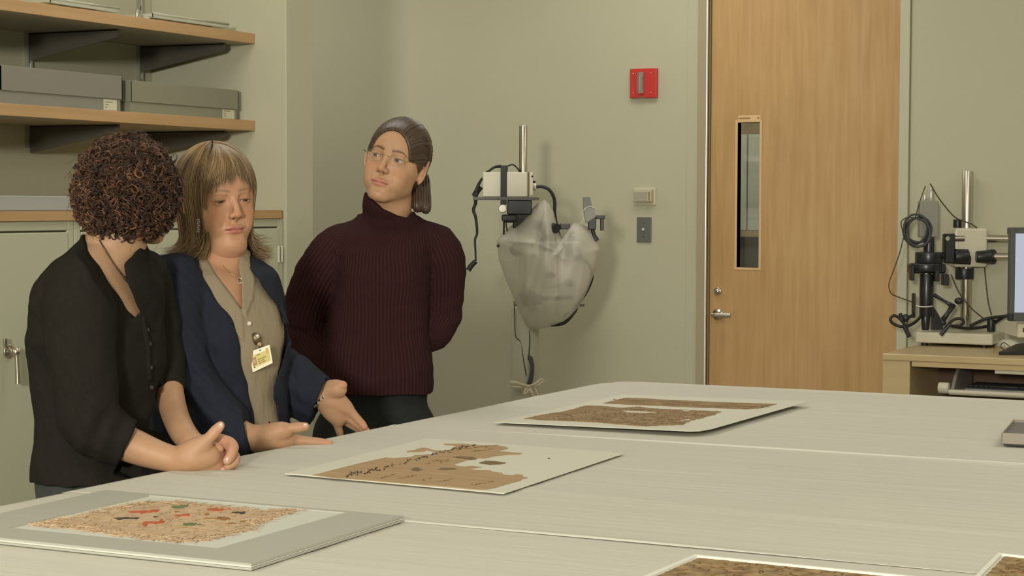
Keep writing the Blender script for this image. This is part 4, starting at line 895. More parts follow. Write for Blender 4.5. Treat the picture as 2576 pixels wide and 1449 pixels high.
# monitor at the right edge
MN = thing('monitor', 'slate grey flat monitor with a pale lit screen on the maple desk', 'monitor', tuple(Dk(2600, 830, .2)))
def Mn(x, y, dt=0.): return atd(x, y, DD+.05+dt)
def nbox(mb, x0, y0, x1, y1, d0, d1, bev=.003):
    base = DD+.05; A_ = atd(x0, y1, base+d0); B_ = atd(x1, y0, base+d0); L_ = np.dot(B_-A_, u); h_ = B_[2]-A_[2]
    Mx = Matrix(((u[0], v[0], 0, A_[0]), (u[1], v[1], 0, A_[1]), (0, 0, 1, A_[2]), (0, 0, 0, 1))); mb.box((0, 0, 0), (L_, d1-d0, h_), bev, Mx); return mb
m_mon = mat('slate_monitor_plastic', (.075, .085, .085), .45)
m = MB(); nbox(m, 2538, 573, 2553, 808, 0, .03); nbox(m, 2538, 573, 2760, 590, 0, .03); nbox(m, 2538, 787, 2760, 808, 0, .03); nbox(m, 2745, 573, 2760, 808, 0, .03); nbox(m, 2545, 580, 2755, 802, .012, .05); m.build('bezel', m_mon, MN)
nbox(MB(), 2551, 588, 2747, 789, .006, .011, 0).build('screen', mat('lit_screen', (.02, .02, .02), .3, emit=((.72, .78, .90), .62)), MN)
nbox(MB(), 2557, 589, 2740, 594, .004, .006, 0).build('menu_bar', mat('menu_bar_light', (.02, .02, .02), .3, emit=((.35, .36, .40), .5)), MN)
m = MB(); nbox(m, 2620, 800, 2680, 862, .02, .05); nbox(m, 2560, 814, 2760, 850, .03, .22, .004); m.build('monitor_base', m_cream, MN)
nbox(MB(), 2573, 825, 2590, 836, .028, .031, 0).build('drive_slot', m_gap, MN)
MO = thing('mouse', 'pale computer mouse lying on the desk beside the stand base', 'mouse', tuple(on(2, DZ, 2530, 868)))
P = on(2, DZ, 2533, 872); m = MB(); m.sphere((P[0], P[1], DZ+.001), (.052, .034, .030), 12)
bmesh.ops.bisect_plane(m.bm, geom=m.bm.verts[:]+m.bm.edges[:]+m.bm.faces[:], plane_co=(0, 0, DZ+.0005), plane_no=(0, 0, -1), clear_outer=True); m.build('mouse_shell', m_cream, MO)
P0 = on(2, DZ+.003, 2520, 879); m = MB(); m.tube(spline([on(2, DZ+.003, 2548, 878), on(2, DZ+.003, 2530, 880), on(2, DZ+.02, 2517, 872), on(2, DZ+.03, 2526, 862), on(2, DZ+.003, 2545, 876)], 8), .0016, 6); m.build('mouse_cord', m_rubber, MO)
PH = thing('desk_tool', 'flat black tool lying beside the pale mouse on the desk', 'tool', tuple(on(2, DZ, 2570, 884)))
m = MB(); m.prism([on(2, DZ+.001, x, y)+[0, 0, .012] for x, y in ((2512, 893), (2556, 872), (2620, 866), (2640, 893))], -.012, bev=.002); m.build('tool_body', m_black, PH)
# ------------------------------------------------------------------ sculpting: distance fields meshed with surface nets
class SDF:
    def __init__(s, lo, hi, h):
        s.h = h; s.lo = np.array(lo, float); n = np.ceil((np.array(hi)-s.lo)/h).astype(int)+1
        s.ax = [np.float32(s.lo[i]+h*np.arange(n[i])) for i in range(3)]; s.d = np.full(n, 1., np.float32)
    def _blk(s, lo, hi, m):
        sl = []; 
        for i in range(3):
            a = int(np.searchsorted(s.ax[i], lo[i]-m)); b = int(np.searchsorted(s.ax[i], hi[i]+m)); 
            if b <= a: return None, None
            sl.append(slice(a, b))
        X = s.ax[0][sl[0]][:, None, None]; Y = s.ax[1][sl[1]][None, :, None]; Z = s.ax[2][sl[2]][None, None, :]
        return tuple(sl), (X, Y, Z)
    def add(s, prim, k=0.):
        fn, lo, hi = prim; sl, P = s._blk(lo, hi, k+3*s.h)
        if sl is None: return s
        b = fn(*P); a = s.d[sl]
        if k > 0: h = np.clip(.5+.5*(b-a)/k, 0, 1); s.d[sl] = (b*(1-h)+a*h-k*h*(1-h)).astype(np.float32)
        else: s.d[sl] = np.minimum(a, b)
        return s
    def cut(s, prim, k=0.):
        fn, lo, hi = prim; sl, P = s._blk(lo, hi, k+3*s.h)
        if sl is None: return s
        b = -fn(*P); a = s.d[sl]
        if k > 0: h = np.clip(.5-.5*(b-a)/k, 0, 1); s.d[sl] = (b*(1-h)+a*h+k*h*(1-h)).astype(np.float32)
        else: s.d[sl] = np.maximum(a, b)
        return s
    def disp(s, fn, lo=None, hi=None):
        lo = s.lo if lo is None else lo; hi = np.array([a[-1] for a in s.ax]) if hi is None else hi
        sl, P = s._blk(lo, hi, 0)
        if sl is not None: s.d[sl] += fn(*P).astype(np.float32)
        return s
    def mesh(s):
        d = s.d.copy(); 
        d[0] = d[-1] = .03; d[:, 0] = d[:, -1] = .03; d[:, :, 0] = d[:, :, -1] = .03
        ins = d < 0; c = [slice(0, -1), slice(1, None)]
        cnt = np.zeros(tuple(k-1 for k in d.shape), np.int8)
        for i in range(2):
            for j in range(2):
                for k in range(2): cnt += ins[c[i], c[j], c[k]]
        act = (cnt > 0) & (cnt < 8); ijk = np.argwhere(act); idx = np.full(act.shape, -1, np.int64); idx[act] = np.arange(len(ijk))
        acc = np.zeros((len(ijk), 3)); num = np.zeros(len(ijk)); I, J, K = ijk.T
        cor = [(a, b, e) for a in range(2) for b in range(2) for e in range(2)]; val = {q: d[I+q[0], J+q[1], K+q[2]] for q in cor}
        for q in cor:
            for ax in range(3):
                if q[ax] == 0:
                    p = list(q); p[ax] = 1; p = tuple(p); a, b = val[q], val[p]; m = (a < 0) != (b < 0); t = np.where(m, a/np.where(m, a-b, 1), 0)
                    for x in range(3): acc[:, x] += np.where(m, q[x]+(t if x == ax else 0), 0)
                    num += m
        V = s.lo+(ijk+acc/num[:, None])*s.h; Q = []
        for ax in range(3):
            a = np.moveaxis(ins, ax, 0); e = a[:-1] != a[1:]; pos = np.argwhere(e); flip = a[:-1][e]
            P = np.empty_like(pos); o = [x for x in range(3) if x != ax]; P[:, ax] = pos[:, 0]; P[:, o[0]] = pos[:, 1]; P[:, o[1]] = pos[:, 2]
            ok = (P[:, o[0]] > 0) & (P[:, o[1]] > 0) & (P[:, o[0]] < idx.shape[o[0]]) & (P[:, o[1]] < idx.shape[o[1]]) & (P[:, ax] < idx.shape[ax]); P = P[ok]; flip = flip[ok]
            def at_(da, db): q = P.copy(); q[:, o[0]] -= da; q[:, o[1]] -= db; return idx[q[:, 0], q[:, 1], q[:, 2]]
            q = np.stack([at_(1, 1), at_(0, 1), at_(0, 0), at_(1, 0)], 1)
            if ax == 1: flip = ~flip
            q[~flip] = q[~flip][:, ::-1]; Q.append(q)
        Q = np.concatenate(Q); Q = Q[(Q >= 0).all(1)]
        a, b, e = V[Q[:, 0]], V[Q[:, 1]], V[Q[:, 2]]
        if np.einsum('ij,ij->i', a, np.cross(b, e)).sum() < 0: Q = Q[:, ::-1]
        return V, Q
def _bb(pts, r): p = np.array(pts); return p.min(0)-r, p.max(0)+r
def cap(a, b, ra, rb=None):
    rb = ra if rb is None else rb; a = np.array(a, float); b = np.array(b, float); ab = b-a; L2 = max(ab@ab, 1e-12)
    def fn(X, Y, Z):
        x, y, z = X-a[0], Y-a[1], Z-a[2]; t = np.clip((x*ab[0]+y*ab[1]+z*ab[2])/L2, 0, 1)
        return np.sqrt((x-t*ab[0])**2+(y-t*ab[1])**2+(z-t*ab[2])**2)-(ra+(rb-ra)*t)
    lo, hi = _bb([a, b], max(ra, rb)); return fn, lo, hi
def ell(c, r, M=None):
    c = np.array(c, float); r = np.array(r, float); M = np.eye(3) if M is None else np.array(M)
    def fn(X, Y, Z):
        x, y, z = X-c[0], Y-c[1], Z-c[2]; q = [(M[0, i]*x+M[1, i]*y+M[2, i]*z)/r[i] for i in range(3)]
        k0 = np.sqrt(q[0]**2+q[1]**2+q[2]**2)+1e-4; k1 = np.sqrt((q[0]/r[0])**2+(q[1]/r[1])**2+(q[2]/r[2])**2)
        return k0*(k0-1)/np.maximum(k1, 1e-6)
    e = np.abs(M)@r; return fn, c-e, c+e
def bx(c, hf, M=None, rd=.002):
    c = np.array(c, float); hf = np.array(hf, float); M = np.eye(3) if M is None else np.array(M)
    def fn(X, Y, Z):
        x, y, z = X-c[0], Y-c[1], Z-c[2]; q = [np.abs(M[0, i]*x+M[1, i]*y+M[2, i]*z)-hf[i]+rd for i in range(3)]
        return np.sqrt(sum(np.maximum(v_, 0)**2 for v_ in q))+np.minimum(np.maximum(q[0], np.maximum(q[1], q[2])), 0)-rd
    e = np.abs(M)@hf; return fn, c-e, c+e
def rotm(ax, deg): return np.array(Matrix.Rotation(math.radians(deg), 3, ax))
def chain(s, pts, rad, k=.004, n=5, k0=None):
    """tapered limb through the points"""
    P = spline(pts, n) if n > 1 else [np.array(p, float) for p in pts]; m = len(P); R = np.interp(np.linspace(0, len(rad)-1, m), range(len(rad)), rad)
    for i in range(m-1): s.add(cap(P[i], P[i+1], R[i], R[i+1]), (k0 if (i == 0 and k0) else k))
    return s
def poly2(pts, a0, a1):
    """prism along the local depth axis (Y) cut by an outline in (X,Z), between depths a0 and a1"""
    P = np.array(pts, float)
    def fn(X, Y, Z):
        x = X[:, :, 0][:, :1]; z = Z[0, 0][None, :]; d = None; inside = np.zeros(np.broadcast(x, z).shape, bool)
        for i in range(len(P)):
            a, b = P[i], P[(i+1) % len(P)]; e = b-a; wx, wz = x-a[0], z-a[1]; t = np.clip((wx*e[0]+wz*e[1])/(e@e), 0, 1); q = (wx-t*e[0])**2+(wz-t*e[1])**2
            d = q if d is None else np.minimum(d, q)
            if a[1] != b[1]: inside ^= ((a[1] > z) != (b[1] > z)) & (x < (b[0]-a[0])*(z-a[1])/(b[1]-a[1])+a[0])
        d = np.where(inside, -1, 1)*np.sqrt(d); return np.maximum(d[:, None, :], np.maximum(a0-Y, Y-a1))
    return fn, np.array([P[:, 0].min(), a0, P[:, 1].min()]), np.array([P[:, 0].max(), a1, P[:, 1].max()])
def loft(sec, yaw=0., p=2.3, cap_r=.02):
    """body of elliptical sections: (z, xc, yc, a, b) from bottom to top"""
    S_ = np.array(sec, float); zz = np.linspace(S_[0, 0], S_[-1, 0], 160); ker = np.hanning(13); ker /= ker.sum()
    T = [np.convolve(np.pad(np.interp(zz, S_[:, 0], S_[:, i]), 6, 'edge'), ker, 'valid') for i in range(1, 5)]; c, s_ = math.cos(yaw), math.sin(yaw)
    def fn(X, Y, Z):
        q = [np.interp(Z.ravel(), zz, t).astype(np.float32)[None, None, :] for t in T]; x = X-q[0]; y = Y-q[1]; xr = c*x+s_*y; yr = -s_*x+c*y
        rho = (np.abs(xr/q[2])**p+np.abs(yr/q[3])**p)**(1/p); d = (rho-1)*np.minimum(q[2], q[3])
        e = np.maximum(Z-zz[-1], zz[0]-Z); return np.maximum(d, e)
    m = S_[:, 3:5].max(); return fn, np.array([S_[:, 1].min()-m, S_[:, 2].min()-m, zz[0]]), np.array([S_[:, 1].max()+m, S_[:, 2].max()+m, zz[-1]])

class Person:
    """local frame: x to the picture's right, y away from the camera, z up, origin on the floor"""
    def __init__(s, px, D, label):
        s.D = D; P = atd(px, 700, D); s.o = np.array([P[0], P[1], 0.])
        s.B = np.array([_r, [-math.sin(TH), math.cos(TH), 0], [0, 0, 1.]]).T
        s.e = thing('person', label, 'person', s.o, TH)
    def L(s, x, y, dt=0.):
        """picture point at depth D+dt -> local"""
        return s.B.T @ (atd(x, y, s.D+dt)-s.o)
    def obj(s, name, V, Q, mt, label=None, parent=None, attrs=None, smooth=True):
        me = mesh_np(name, V, Q, smooth)
        for k, a in (attrs or {}).items():
            if isinstance(a, tuple): t = me.attributes.new(k, 'FLOAT', 'CORNER'); t.data.foreach_set('value', a[0].astype(np.float32).ravel())
            elif a.ndim == 1: t = me.attributes.new(k, 'FLOAT', 'POINT'); t.data.foreach_set('value', a.astype(np.float32))
            else: t = me.color_attributes.new(k, 'FLOAT_COLOR', 'POINT'); t.data.foreach_set('color', np.c_[a, np.ones(len(a))].astype(np.float32).ravel())
        o = obj(name, me, mt, parent or s.e)
        if label: o['label'] = label
        return o
    def mb(s, m, name, mt, label=None, parent=None):
        me = bpy.data.meshes.new(name); m.bm.to_mesh(me); m.bm.free(); o = obj(name, me, mt, parent or s.e)
        if label: o['label'] = label
        return o
def joinq(*parts):
    Vs, Qs, n = [], [], 0
    for V, Q in parts: Vs.append(V); Qs.append(Q+n); n += len(V)
    return np.concatenate(Vs), np.concatenate(Qs)

# ------------------------------------------------------------------ head in its own frame: front = -y, up = z, subject's left = +x, origin between the eyes inside the skull
def head_field(neck_end, h=.0018, lo=(-.1, -.125, -.30), hi=(.1, .11, .13), nose=1., fw=1., jaw=1., chest=None, ear=(1, 1), mouth=0., nr=.050, throat=True):
    s = SDF(lo, hi, h)
    s.add(ell((0, .012, .030), (.074, .093, .082))).add(ell((0, -.030, .026), (.060*fw, .054, .064)), .02)
    s.add(ell((0, -.022, -.030), (.057*fw, .056, .070)), .02)                       # face
    for q in (-1, 1):
        s.add(cap((q*.050*jaw, -.005, -.062), (q*.018, -.058, -.098), .014, .013), .03)
        s.add(ell((q*.040*fw, -.052, -.030), (.019, .016, .019)), .018)           # cheek bones
        s.add(ell((q*.030, -.058, -.056), (.019, .017, .022)), .02)                # cheeks
        s.add(ell((q*.058, -.012, .0), (.014, .035, .04)), .02); s.add(ell((q*.036, -.034, -.054), (.018, .026, .024)), .025)
    s.add(ell((0, -.070, -.098), (.018, .015, .014)), .02)                          # chin
    s.add(cap((-.036, -.068, .017), (-.010, -.0765, .0125), .0055, .005), .010).add(cap((.036, -.068, .017), (.010, -.0765, .0125), .0055, .005), .010)
    s.add(ell((0, -.068, -.068), (.027, .015, .022)), .014)                        # muzzle
    for q in (-1, 1):
        s.cut(ell((q*.0310, -.0865, -.0015), (.0165, .0125, .0115)), .008)         # sockets
        s.cut(ell((q*.0165, -.085, .001), (.0055, .007, .009)), .006)
        s.add(ell((q*.0310, -.0655, -.0010), (.0156, .0150, .0138)), .003)           # lids over the ball
    s.add(cap((0, -.0785, .010), (0, -.0915*nose, -.022), .0066, .0078), .010).add(ell((0, -.0950*nose, -.0330), (.0095, .0088, .0080)), .006)
    for q in (-1, 1): s.add(ell((q*.0118, -.0860*nose, -.0365), (.0058, .0085, .0062)), .008)
    s.add(cap((0, -.088*nose, -.041), (0, -.082, -.048), .004, .004), .006)
    for q in (-1, 1): s.cut(ell((q*.0062, -.0925*nose, -.0425), (.0030, .0045, .0028)), .002)
    s.cut(cap((0, -.0915, -.048), (0, -.0885, -.055), .0022), .004)                 # philtrum
    s.add(ell((0, -.0800, -.0640), (.0245, .0090, .0052)), .004).add(ell((-.0075, -.0835, -.0615), (.010, .0060, .0036)), .004).add(ell((.0075, -.0835, -.0615), (.010, .0060, .0036)), .004)
    s.add(ell((0, -.0800, -.0725), (.0195, .0090, .0056)), .004)
    s.cut(cap((-.0235, -.0785, -.0682-mouth), (0, -.0925, -.0672), .0010, .0014), .0022).cut(cap((.0235, -.0785, -.0682-mouth), (0, -.0925, -.0672), .0010, .0014), .0022)
    s.cut(ell((0, -.088, -.0855), (.016, .006, .0045)), .006)                        # under the lip
    for q in (-1, 1):                                                                # smile fold
        s.cut(cap((q*.0195, -.0870, -.038), (q*.031, -.0770, -.060), .0012, .0010), .005)
    for q, on_ in ((-1, ear[0]), (1, ear[1])):
        if not on_: continue
        M = rotm('X', -12) @ rotm('Z', q*36)
        s.add(ell((q*.0785, .012, -.004), (.0066, .0195, .0325), M), .004); s.add(ell((q*.0755, .004, -.0320), (.0050, .0085, .011), M), .005)
        s.cut(ell((q*.0850, .009, -.002), (.0052, .0125, .0225), M), .003); s.add(ell((q*.0770, .001, -.010), (.003, .005, .006)), .003)
        s.add(ell((q*.070, .004, -.010), (.008, .010, .020)), .006)
    n1 = np.array(neck_end, float)
    s.add(cap((0, .020, -.055), n1, nr, nr+.003), .022)
    if throat: s.add(cap((0, -.012, -.088), n1*.6+np.array([0, -.012, -.03]), .030, .034), .025)   # throat
    return s
# eyelid opening and eye are separate: the opening is cut so that the eyeball shows
def open_eyes(s, up=.0046, low=.0044, dz=0.):
    for q in (-1, 1):
        s.cut(ell((q*.0312, -.0790, -.0010+dz+(up-low)/2), (.0136, .0110, (up+low)/2+.0008), rotm('Y', q*4)), .0008)
def head_colors(V, base, lip, brow, brow_w=1., cheek=.5, brow_z=0., lid=None, lash=.0046):
    x, y, z = V.T; ax = np.abs(x); C = np.tile(np.array(base), (len(V), 1))
    def mix(m, c): 
        m = np.clip(m, 0, 1)[:, None]; C[:] = C*(1-m)+np.array(c)*m
    front = y < -.045
    mix(cheek*.55*np.exp(-((ax-.040)/.018)**2-((z+.032)/.018)**2)*(y < -.02), np.array(base)*np.array([1.04, .74, .66]))
    mix(cheek*.5*np.exp(-(x/.010)**2-((z+.034)/.010)**2)*(y < -.09), np.array(base)*np.array([1.02, .76, .70]))
    zl = np.where(z > -.0676, (z+.0676)/np.maximum(.0085-.0025*np.exp(-(x/.003)**2)-.0080*(ax/.026)**2, 5e-4), (-.0676-z)/np.maximum(.0105*(1-(ax/.024)**2), 5e-4))
    mix(np.clip((1.15-zl)/.3, 0, 1)*(y < -.073)*np.clip((.0255-ax)/.002, 0, 1), lip)
    mix(np.exp(-((z+.0678)/.0011)**2)*(y < -.072)*(ax < .024)*.75, np.array(lip)*.38)
    bz = .0185+brow_z+.0035*np.sin(np.clip((ax-.012)/.036, 0, 1)*2.6)-.010*np.clip((ax-.036)/.014, 0, 1)**2
    wd = .0032*brow_w*np.clip(1.15-(ax-.012)/.045, .2, 1); mix(brow[1]*np.exp(-((z-bz)/wd)**2)*(ax > .009)*np.clip((ax-.008)/.004, 0, 1)*np.clip((.052-ax)/.006, 0, 1)*(y < -.03), brow[0])
    e = ((ax-.0312)/.0135)**2+((z+.0005)/.0075)**2; mix(.55*np.exp(-np.maximum(e-.8, 0)*3)*(y < -.055), np.array(base)*np.array([.72, .60, .52]) if lid is None else lid)
    mix(.72*np.exp(-(((ax-.0312)/.0135)**4+((z-lash)/.0015)**2))*(y < -.055), (.05, .03, .02))
    mix(.8*np.exp(-((ax-.0065)/.0032)**2-((z+.0425)/.0026)**2)*(y < -.08), (.10, .035, .02))
    return C
def add_eyes(P, M, o, iris, look=(0., 0.)):
    """eyeballs as parts: white, iris and pupil by radius from the gaze axis"""
    for q in (-1, 1):
        m = bmesh.new(); bmesh.ops.create_uvsphere(m, u_segments=32, v_segments=24, radius=.0122); me = bpy.data.meshes.new('eye')
        g = Vector((look[0], -1, look[1])).normalized(); rot = Vector((0, 0, 1)).rotation_difference(g).to_matrix().to_4x4()
        c = Vector((q*.0312, -.0652, -.001)); T = M @ Matrix.Translation(c) @ rot
        m.to_mesh(me); m.free(); co = np.array([v.co[:] for v in me.vertices]); rr = np.hypot(co[:, 0], co[:, 1]); C = np.tile((.42, .38, .32), (len(co), 1)); C[(rr < .0066) & (co[:, 2] > 0)] = iris; C[(rr < .0028) & (co[:, 2] > 0)] = (.01, .01, .01)
        a = me.color_attributes.new('col', 'FLOAT_COLOR', 'POINT'); a.data.foreach_set('color', np.c_[C, np.ones(len(C))].astype(np.float32).ravel())
        for p in me.polygons: p.use_smooth = True
        obj('eye', me, mat('eyeball', (.5, .5, .5), .12, attr='col'), o, T)
m_skin = mat('skin', (.5, .3, .2), .48, spec=.35, sss=.22, attr='col', noise=(55., .05), bump=(700., .00025))
def hmat(R, c): # local-frame matrix of a head: R columns = head axes in the person frame
    return Matrix(((R[0][0], R[0][1], R[0][2], c[0]), (R[1][0], R[1][1], R[1][2], c[1]), (R[2][0], R[2][1], R[2][2], c[2]), (0, 0, 0, 1)))
def rvec(w):
    a = np.linalg.norm(w); return np.array(Matrix.Rotation(a, 3, Vector(w)/a))
def euler_head(yaw, pitch, roll):
    """yaw>0 turns the face to the picture's right, pitch>0 down, roll>0 tips the crown to the right; first roll in the picture"""
    return rotm('Y', roll) @ rotm('Z', yaw) @ rotm('X', pitch)
# ------------------------------------------------------------------ the three women
def snoise(seed, waves, amp, n=9, st=(1, 1, 1)):
    r = np.random.RandomState(seed); k = r.normal(size=(n, 3))*np.array(st)*(2*math.pi/waves)*.6; p = r.uniform(0, 6.3, n)
    def fn(X, Y, Z):
        o = 0.
        for i in range(n): o = o+np.sin((k[i, 0]*X+p[i])+k[i, 1]*Y+k[i, 2]*Z)
        return amp*o/math.sqrt(n)
    return fn
def torso(P, rows, yaw, b0, off=0.):
    """rows: (py, left px, right px, depth offset, half width across the shoulders) top to bottom"""
    out = []; s_, c = abs(math.sin(yaw)), math.cos(yaw)
    for py, xl, xr, dt, b in rows:
        p0, p1 = P.L(xl, py, dt), P.L(xr, py, dt); w_ = (p1[0]-p0[0])/2; a = math.sqrt(max(w_*w_-(b*s_)**2, .045**2))/c
        out.append(((p0[2]+p1[2])/2, (p0[0]+p1[0])/2, (p0[1]+p1[1])/2, a+off, b+off))
    return loft(sorted(out), yaw)
def pp(P, pts): return [tuple(P.L(x, y)[[0, 2]]) for x, y in pts]
def pj(P, V):
    """picture position of local points"""
    W = V @ P.B.T+P.o-CP; w_ = W @ FW; return 1288+F*(W @ CR)/w_, 724.5-F*(W @ CU)/w_, w_
def surf(P, V, x, y, out=.001, rad=4.):
    a, b, w_ = pj(P, V); m = (np.abs(a-x) < rad) & (np.abs(b-y) < rad)
    if not m.any(): return P.L(x, y, -.1)
    wmin = w_[m].min(); return P.L(x, y, wmin-P.D-out)
def pchain(P, s, pts, rad, k=.004, n=5): return chain(s, [P.L(*p) for p in pts], rad, k, n)
SK = (.47, .275, .16)
def hand(P, lo, hi, arm, palm, fingers, cutk=.004, h=.0015, webs=()):
    """arm/palm/fingers: (points (px,py,dt), radii); each finger is a chain of its own rooted in the palm"""
    allp = np.array([P.L(*p) for grp in [arm]+list(palm)+list(fingers) for p in grp[0]]); s = SDF(allp.min(0)-.042, allp.max(0)+.042, h)
    pchain(P, s, *arm, k=.006, n=6)
    for pts, rad in palm: pchain(P, s, pts, rad, .010, 4)
    for pts, rad in fingers:
        f = SDF(s.lo, [x[-1]-h*.5 for x in s.ax], h); pchain(P, f, pts, rad, .0025, 4)
        Pn = [P.L(*p) for p in pts]
        b_ = f.d; a_ = s.d; kk = .0035; q = np.clip(.5+.5*(b_-a_)/kk, 0, 1)
        # fingers blend into the palm near their root only
        X, Y, Z = s.ax[0][:, None, None], s.ax[1][None, :, None], s.ax[2][None, None, :]; dr = np.sqrt((X-Pn[0][0])**2+(Y-Pn[0][1])**2+(Z-Pn[0][2])**2)
        k2 = np.where(dr < .022, .008, .0008); q = np.clip(.5+.5*(b_-a_)/k2, 0, 1); s.d = (b_*(1-q)+a_*q-k2*q*(1-q)).astype(np.float32)
    return s.mesh()
def skincol(V, P=None, tips=(), base=SK):
    C = np.tile(np.array(base), (len(V), 1))
    for c, r, col, w_ in tips:
        d = np.linalg.norm(V-c, axis=1); m = (np.clip(1.2-d/r, 0, 1)*w_)[:, None]; C = C*(1-m)+np.array(col)*m
    return C
def legs(P, hip, z_waist, hipw, mt, feet, name='trousers', skin_only=False, yaw=0.):
    """trousers (one garment) from the waist to the floor, and shoes"""
    c, sn = math.cos(yaw), math.sin(yaw)
    def Q_(x, y, z): return np.array([hip[0]+c*x-sn*y, hip[1]+sn*x+c*y, z])
    s = SDF((hip[0]-.34, hip[1]-.34, .05), (hip[0]+.34, hip[1]+.34, z_waist+.03), .009)
    s.add(cap(Q_(-hipw*.40, 0, z_waist-.04), Q_(hipw*.40, 0, z_waist-.04), hipw*.60)).add(cap(Q_(-hipw*.48, .01, z_waist-.17), Q_(hipw*.48, .01, z_waist-.17), hipw*.60), .05)
    for q in (-1, 1): chain(s, [Q_(q*hipw*.5, 0, z_waist-.20), Q_(q*hipw*.53, -.005, .50), Q_(q*hipw*.55, .02, .09)], [.098, .070, .055], .02, 4)
    V, Q = s.mesh(); P.obj(name, V, Q, mt)
    for q in (-1, 1):
        f = SDF(Q_(q*hipw*.55, -.05, .0)-[.17, .17, .0], Q_(q*hipw*.55, -.05, .0)+[.17, .17, .14], .005)
        f.add(cap(Q_(q*hipw*.55, .03, .045), Q_(q*hipw*.57, -.09, .032), .043, .036)).add(cap(Q_(q*hipw*.55, .03, .04), Q_(q*hipw*.55, .03, .10), .042, .04), .02)
        f.cut(bx(Q_(q*hipw*.55, 0, -.05), (.3, .3, .055)))
        V, Q = f.mesh(); P.obj('shoe', V, Q, m_black)
def coarse_body(P, cx, cy, zc, zs, sw, yaw, arms, zhip):
    s = SDF((cx-.45, cy-.45, .05), (cx+.45, cy+.45, zs+.15), .011); c, sn = math.cos(yaw), math.sin(yaw)
    def Q_(x, y, z): return np.array([cx+c*x-sn*y, cy+sn*x+c*y, z])
    s.add(ell(Q_(0, 0, zs-.17), (.115, .085, .22), rotm('Z', math.degrees(yaw)))).add(ell(Q_(0, .01, zhip), (.13, .09, .13), rotm('Z', math.degrees(yaw))), .06)
    s.add(cap(Q_(0, 0, zs-.05), Q_(0, 0, zs+.06), .04), .04)
    for q in (-1, 1): chain(s, [Q_(q*.08, 0, zhip-.08), Q_(q*.085, 0, .5), Q_(q*.09, .02, .09)], [.075, .05, .04], .02, 3)
    for pts in arms: chain(s, pts, [.024, .024, .022], .01, 4)
    return s.mesh()
def finish_body(P, parts):
    V, Q = joinq(*[(v_, q_) for v_, q_, _ in parts]); C = np.concatenate([c for _, _, c in parts]); return P.obj('body', V, Q, m_skin, attrs={'col': C})
def knit(name, col, ribs=False):
    if name in MATS: return MATS[name]
    m = mat(name, col, .95, spec=.10, noise=(140., .15), bump=(420., .0006) if not ribs else None)
    if ribs:
        N, L = m.node_tree.nodes, m.node_tree.links; b = N['Principled BSDF']; a = N.new('ShaderNodeAttribute'); a.attribute_name = 'rib'
        mu = N.new('ShaderNodeMath'); mu.operation = 'MULTIPLY'; mu.inputs[1].default_value = 2*math.pi; L.new(a.outputs['Fac'], mu.inputs[0])
        si = N.new('ShaderNodeMath'); si.operation = 'SINE'; L.new(mu.outputs[0], si.inputs[0])
        bp = N.new('ShaderNodeBump'); bp.inputs['Distance'].default_value = .0007; bp.inputs['Strength'].default_value = 1.; L.new(si.outputs[0], bp.inputs['Height']); L.new(bp.outputs[0], b.inputs['Normal'])
        # groove shade put into the yarn colour: darker between ribs, lighter on their crests
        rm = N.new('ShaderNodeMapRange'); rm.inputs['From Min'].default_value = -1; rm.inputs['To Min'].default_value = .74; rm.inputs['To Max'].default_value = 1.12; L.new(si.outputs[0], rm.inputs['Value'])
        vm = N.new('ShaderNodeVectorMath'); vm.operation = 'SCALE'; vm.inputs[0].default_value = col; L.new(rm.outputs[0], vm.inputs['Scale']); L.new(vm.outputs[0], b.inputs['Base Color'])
    return m
def strands(paths, rad, cols, n=4, radial=None):
    """many thin locks as one mesh with a colour each; paths (K,T,3), rad (K,T)"""
    Pp = np.array(paths); K, T, _ = Pp.shape; t = np.gradient(Pp, axis=1); t /= np.linalg.norm(t, axis=2, keepdims=True)+1e-9
    up = np.tile(np.array([.31, .22, .92]), (K, T, 1)) if radial is None else Pp-np.array(radial); nrm = np.cross(t, up); nrm /= np.linalg.norm(nrm, axis=2, keepdims=True)+1e-9; bn = np.cross(t, nrm)
    R = np.array(rad)[..., None]; V = []
    for j in range(n): a = 2*math.pi*j/n; V.append(Pp+R*(nrm*math.cos(a)+bn*math.sin(a)))
    V = np.stack(V, 2).reshape(-1, 3); idx = np.arange(K*T*n).reshape(K, T, n); Q = []
    for j in range(n): Q.append(np.stack([idx[:, :-1, j], idx[:, :-1, (j+1) % n], idx[:, 1:, (j+1) % n], idx[:, 1:, j]], -1).reshape(-1, 4))
    C = np.repeat(np.array(cols), T*n, axis=0); return V, np.concatenate(Q), C
m_hair = mat('hair', (.1, .06, .03), .42, spec=.45, attr='col')
m_hairm = mat('curly_hair', (.1, .06, .03), .5, spec=.4, attr='col')

# ================= woman in the burgundy turtleneck
P3 = Person(945, 5.0, 'woman in burgundy ribbed turtleneck and rimless glasses, hands in pockets')
hc3 = P3.L(997, 408); R3 = euler_head(-16, -4, 15); nb = R3.T @ (P3.L(985, 560, .035)-hc3)
s = head_field(nb, fw=.98, jaw=.94, mouth=.0012); open_eyes(s, .0026, .0034)
Vh, Qh = s.mesh(); Ch = head_colors(Vh, SK, (.50, .20, .145), ((.10, .055, .028), .95), 1.35, .75, lash=.0032)
body3 = [(Vh @ R3.T+hc3, Qh, Ch)]
sh_l, sh_r = P3.L(832, 612, .01), P3.L(1108, 612, .03); el_l, el_r = P3.L(764, 798, .06), P3.L(1108, 785, .09); pk_l, pk_r = P3.L(802, 905, -.01), P3.L(1088, 880, .04)
cb = coarse_body(P3, P3.L(950, 700)[0], .03, 0, P3.L(950, 600)[2], 0, math.radians(0), [[sh_l, el_l], [sh_r, el_r]], P3.L(950, 1010)[2])
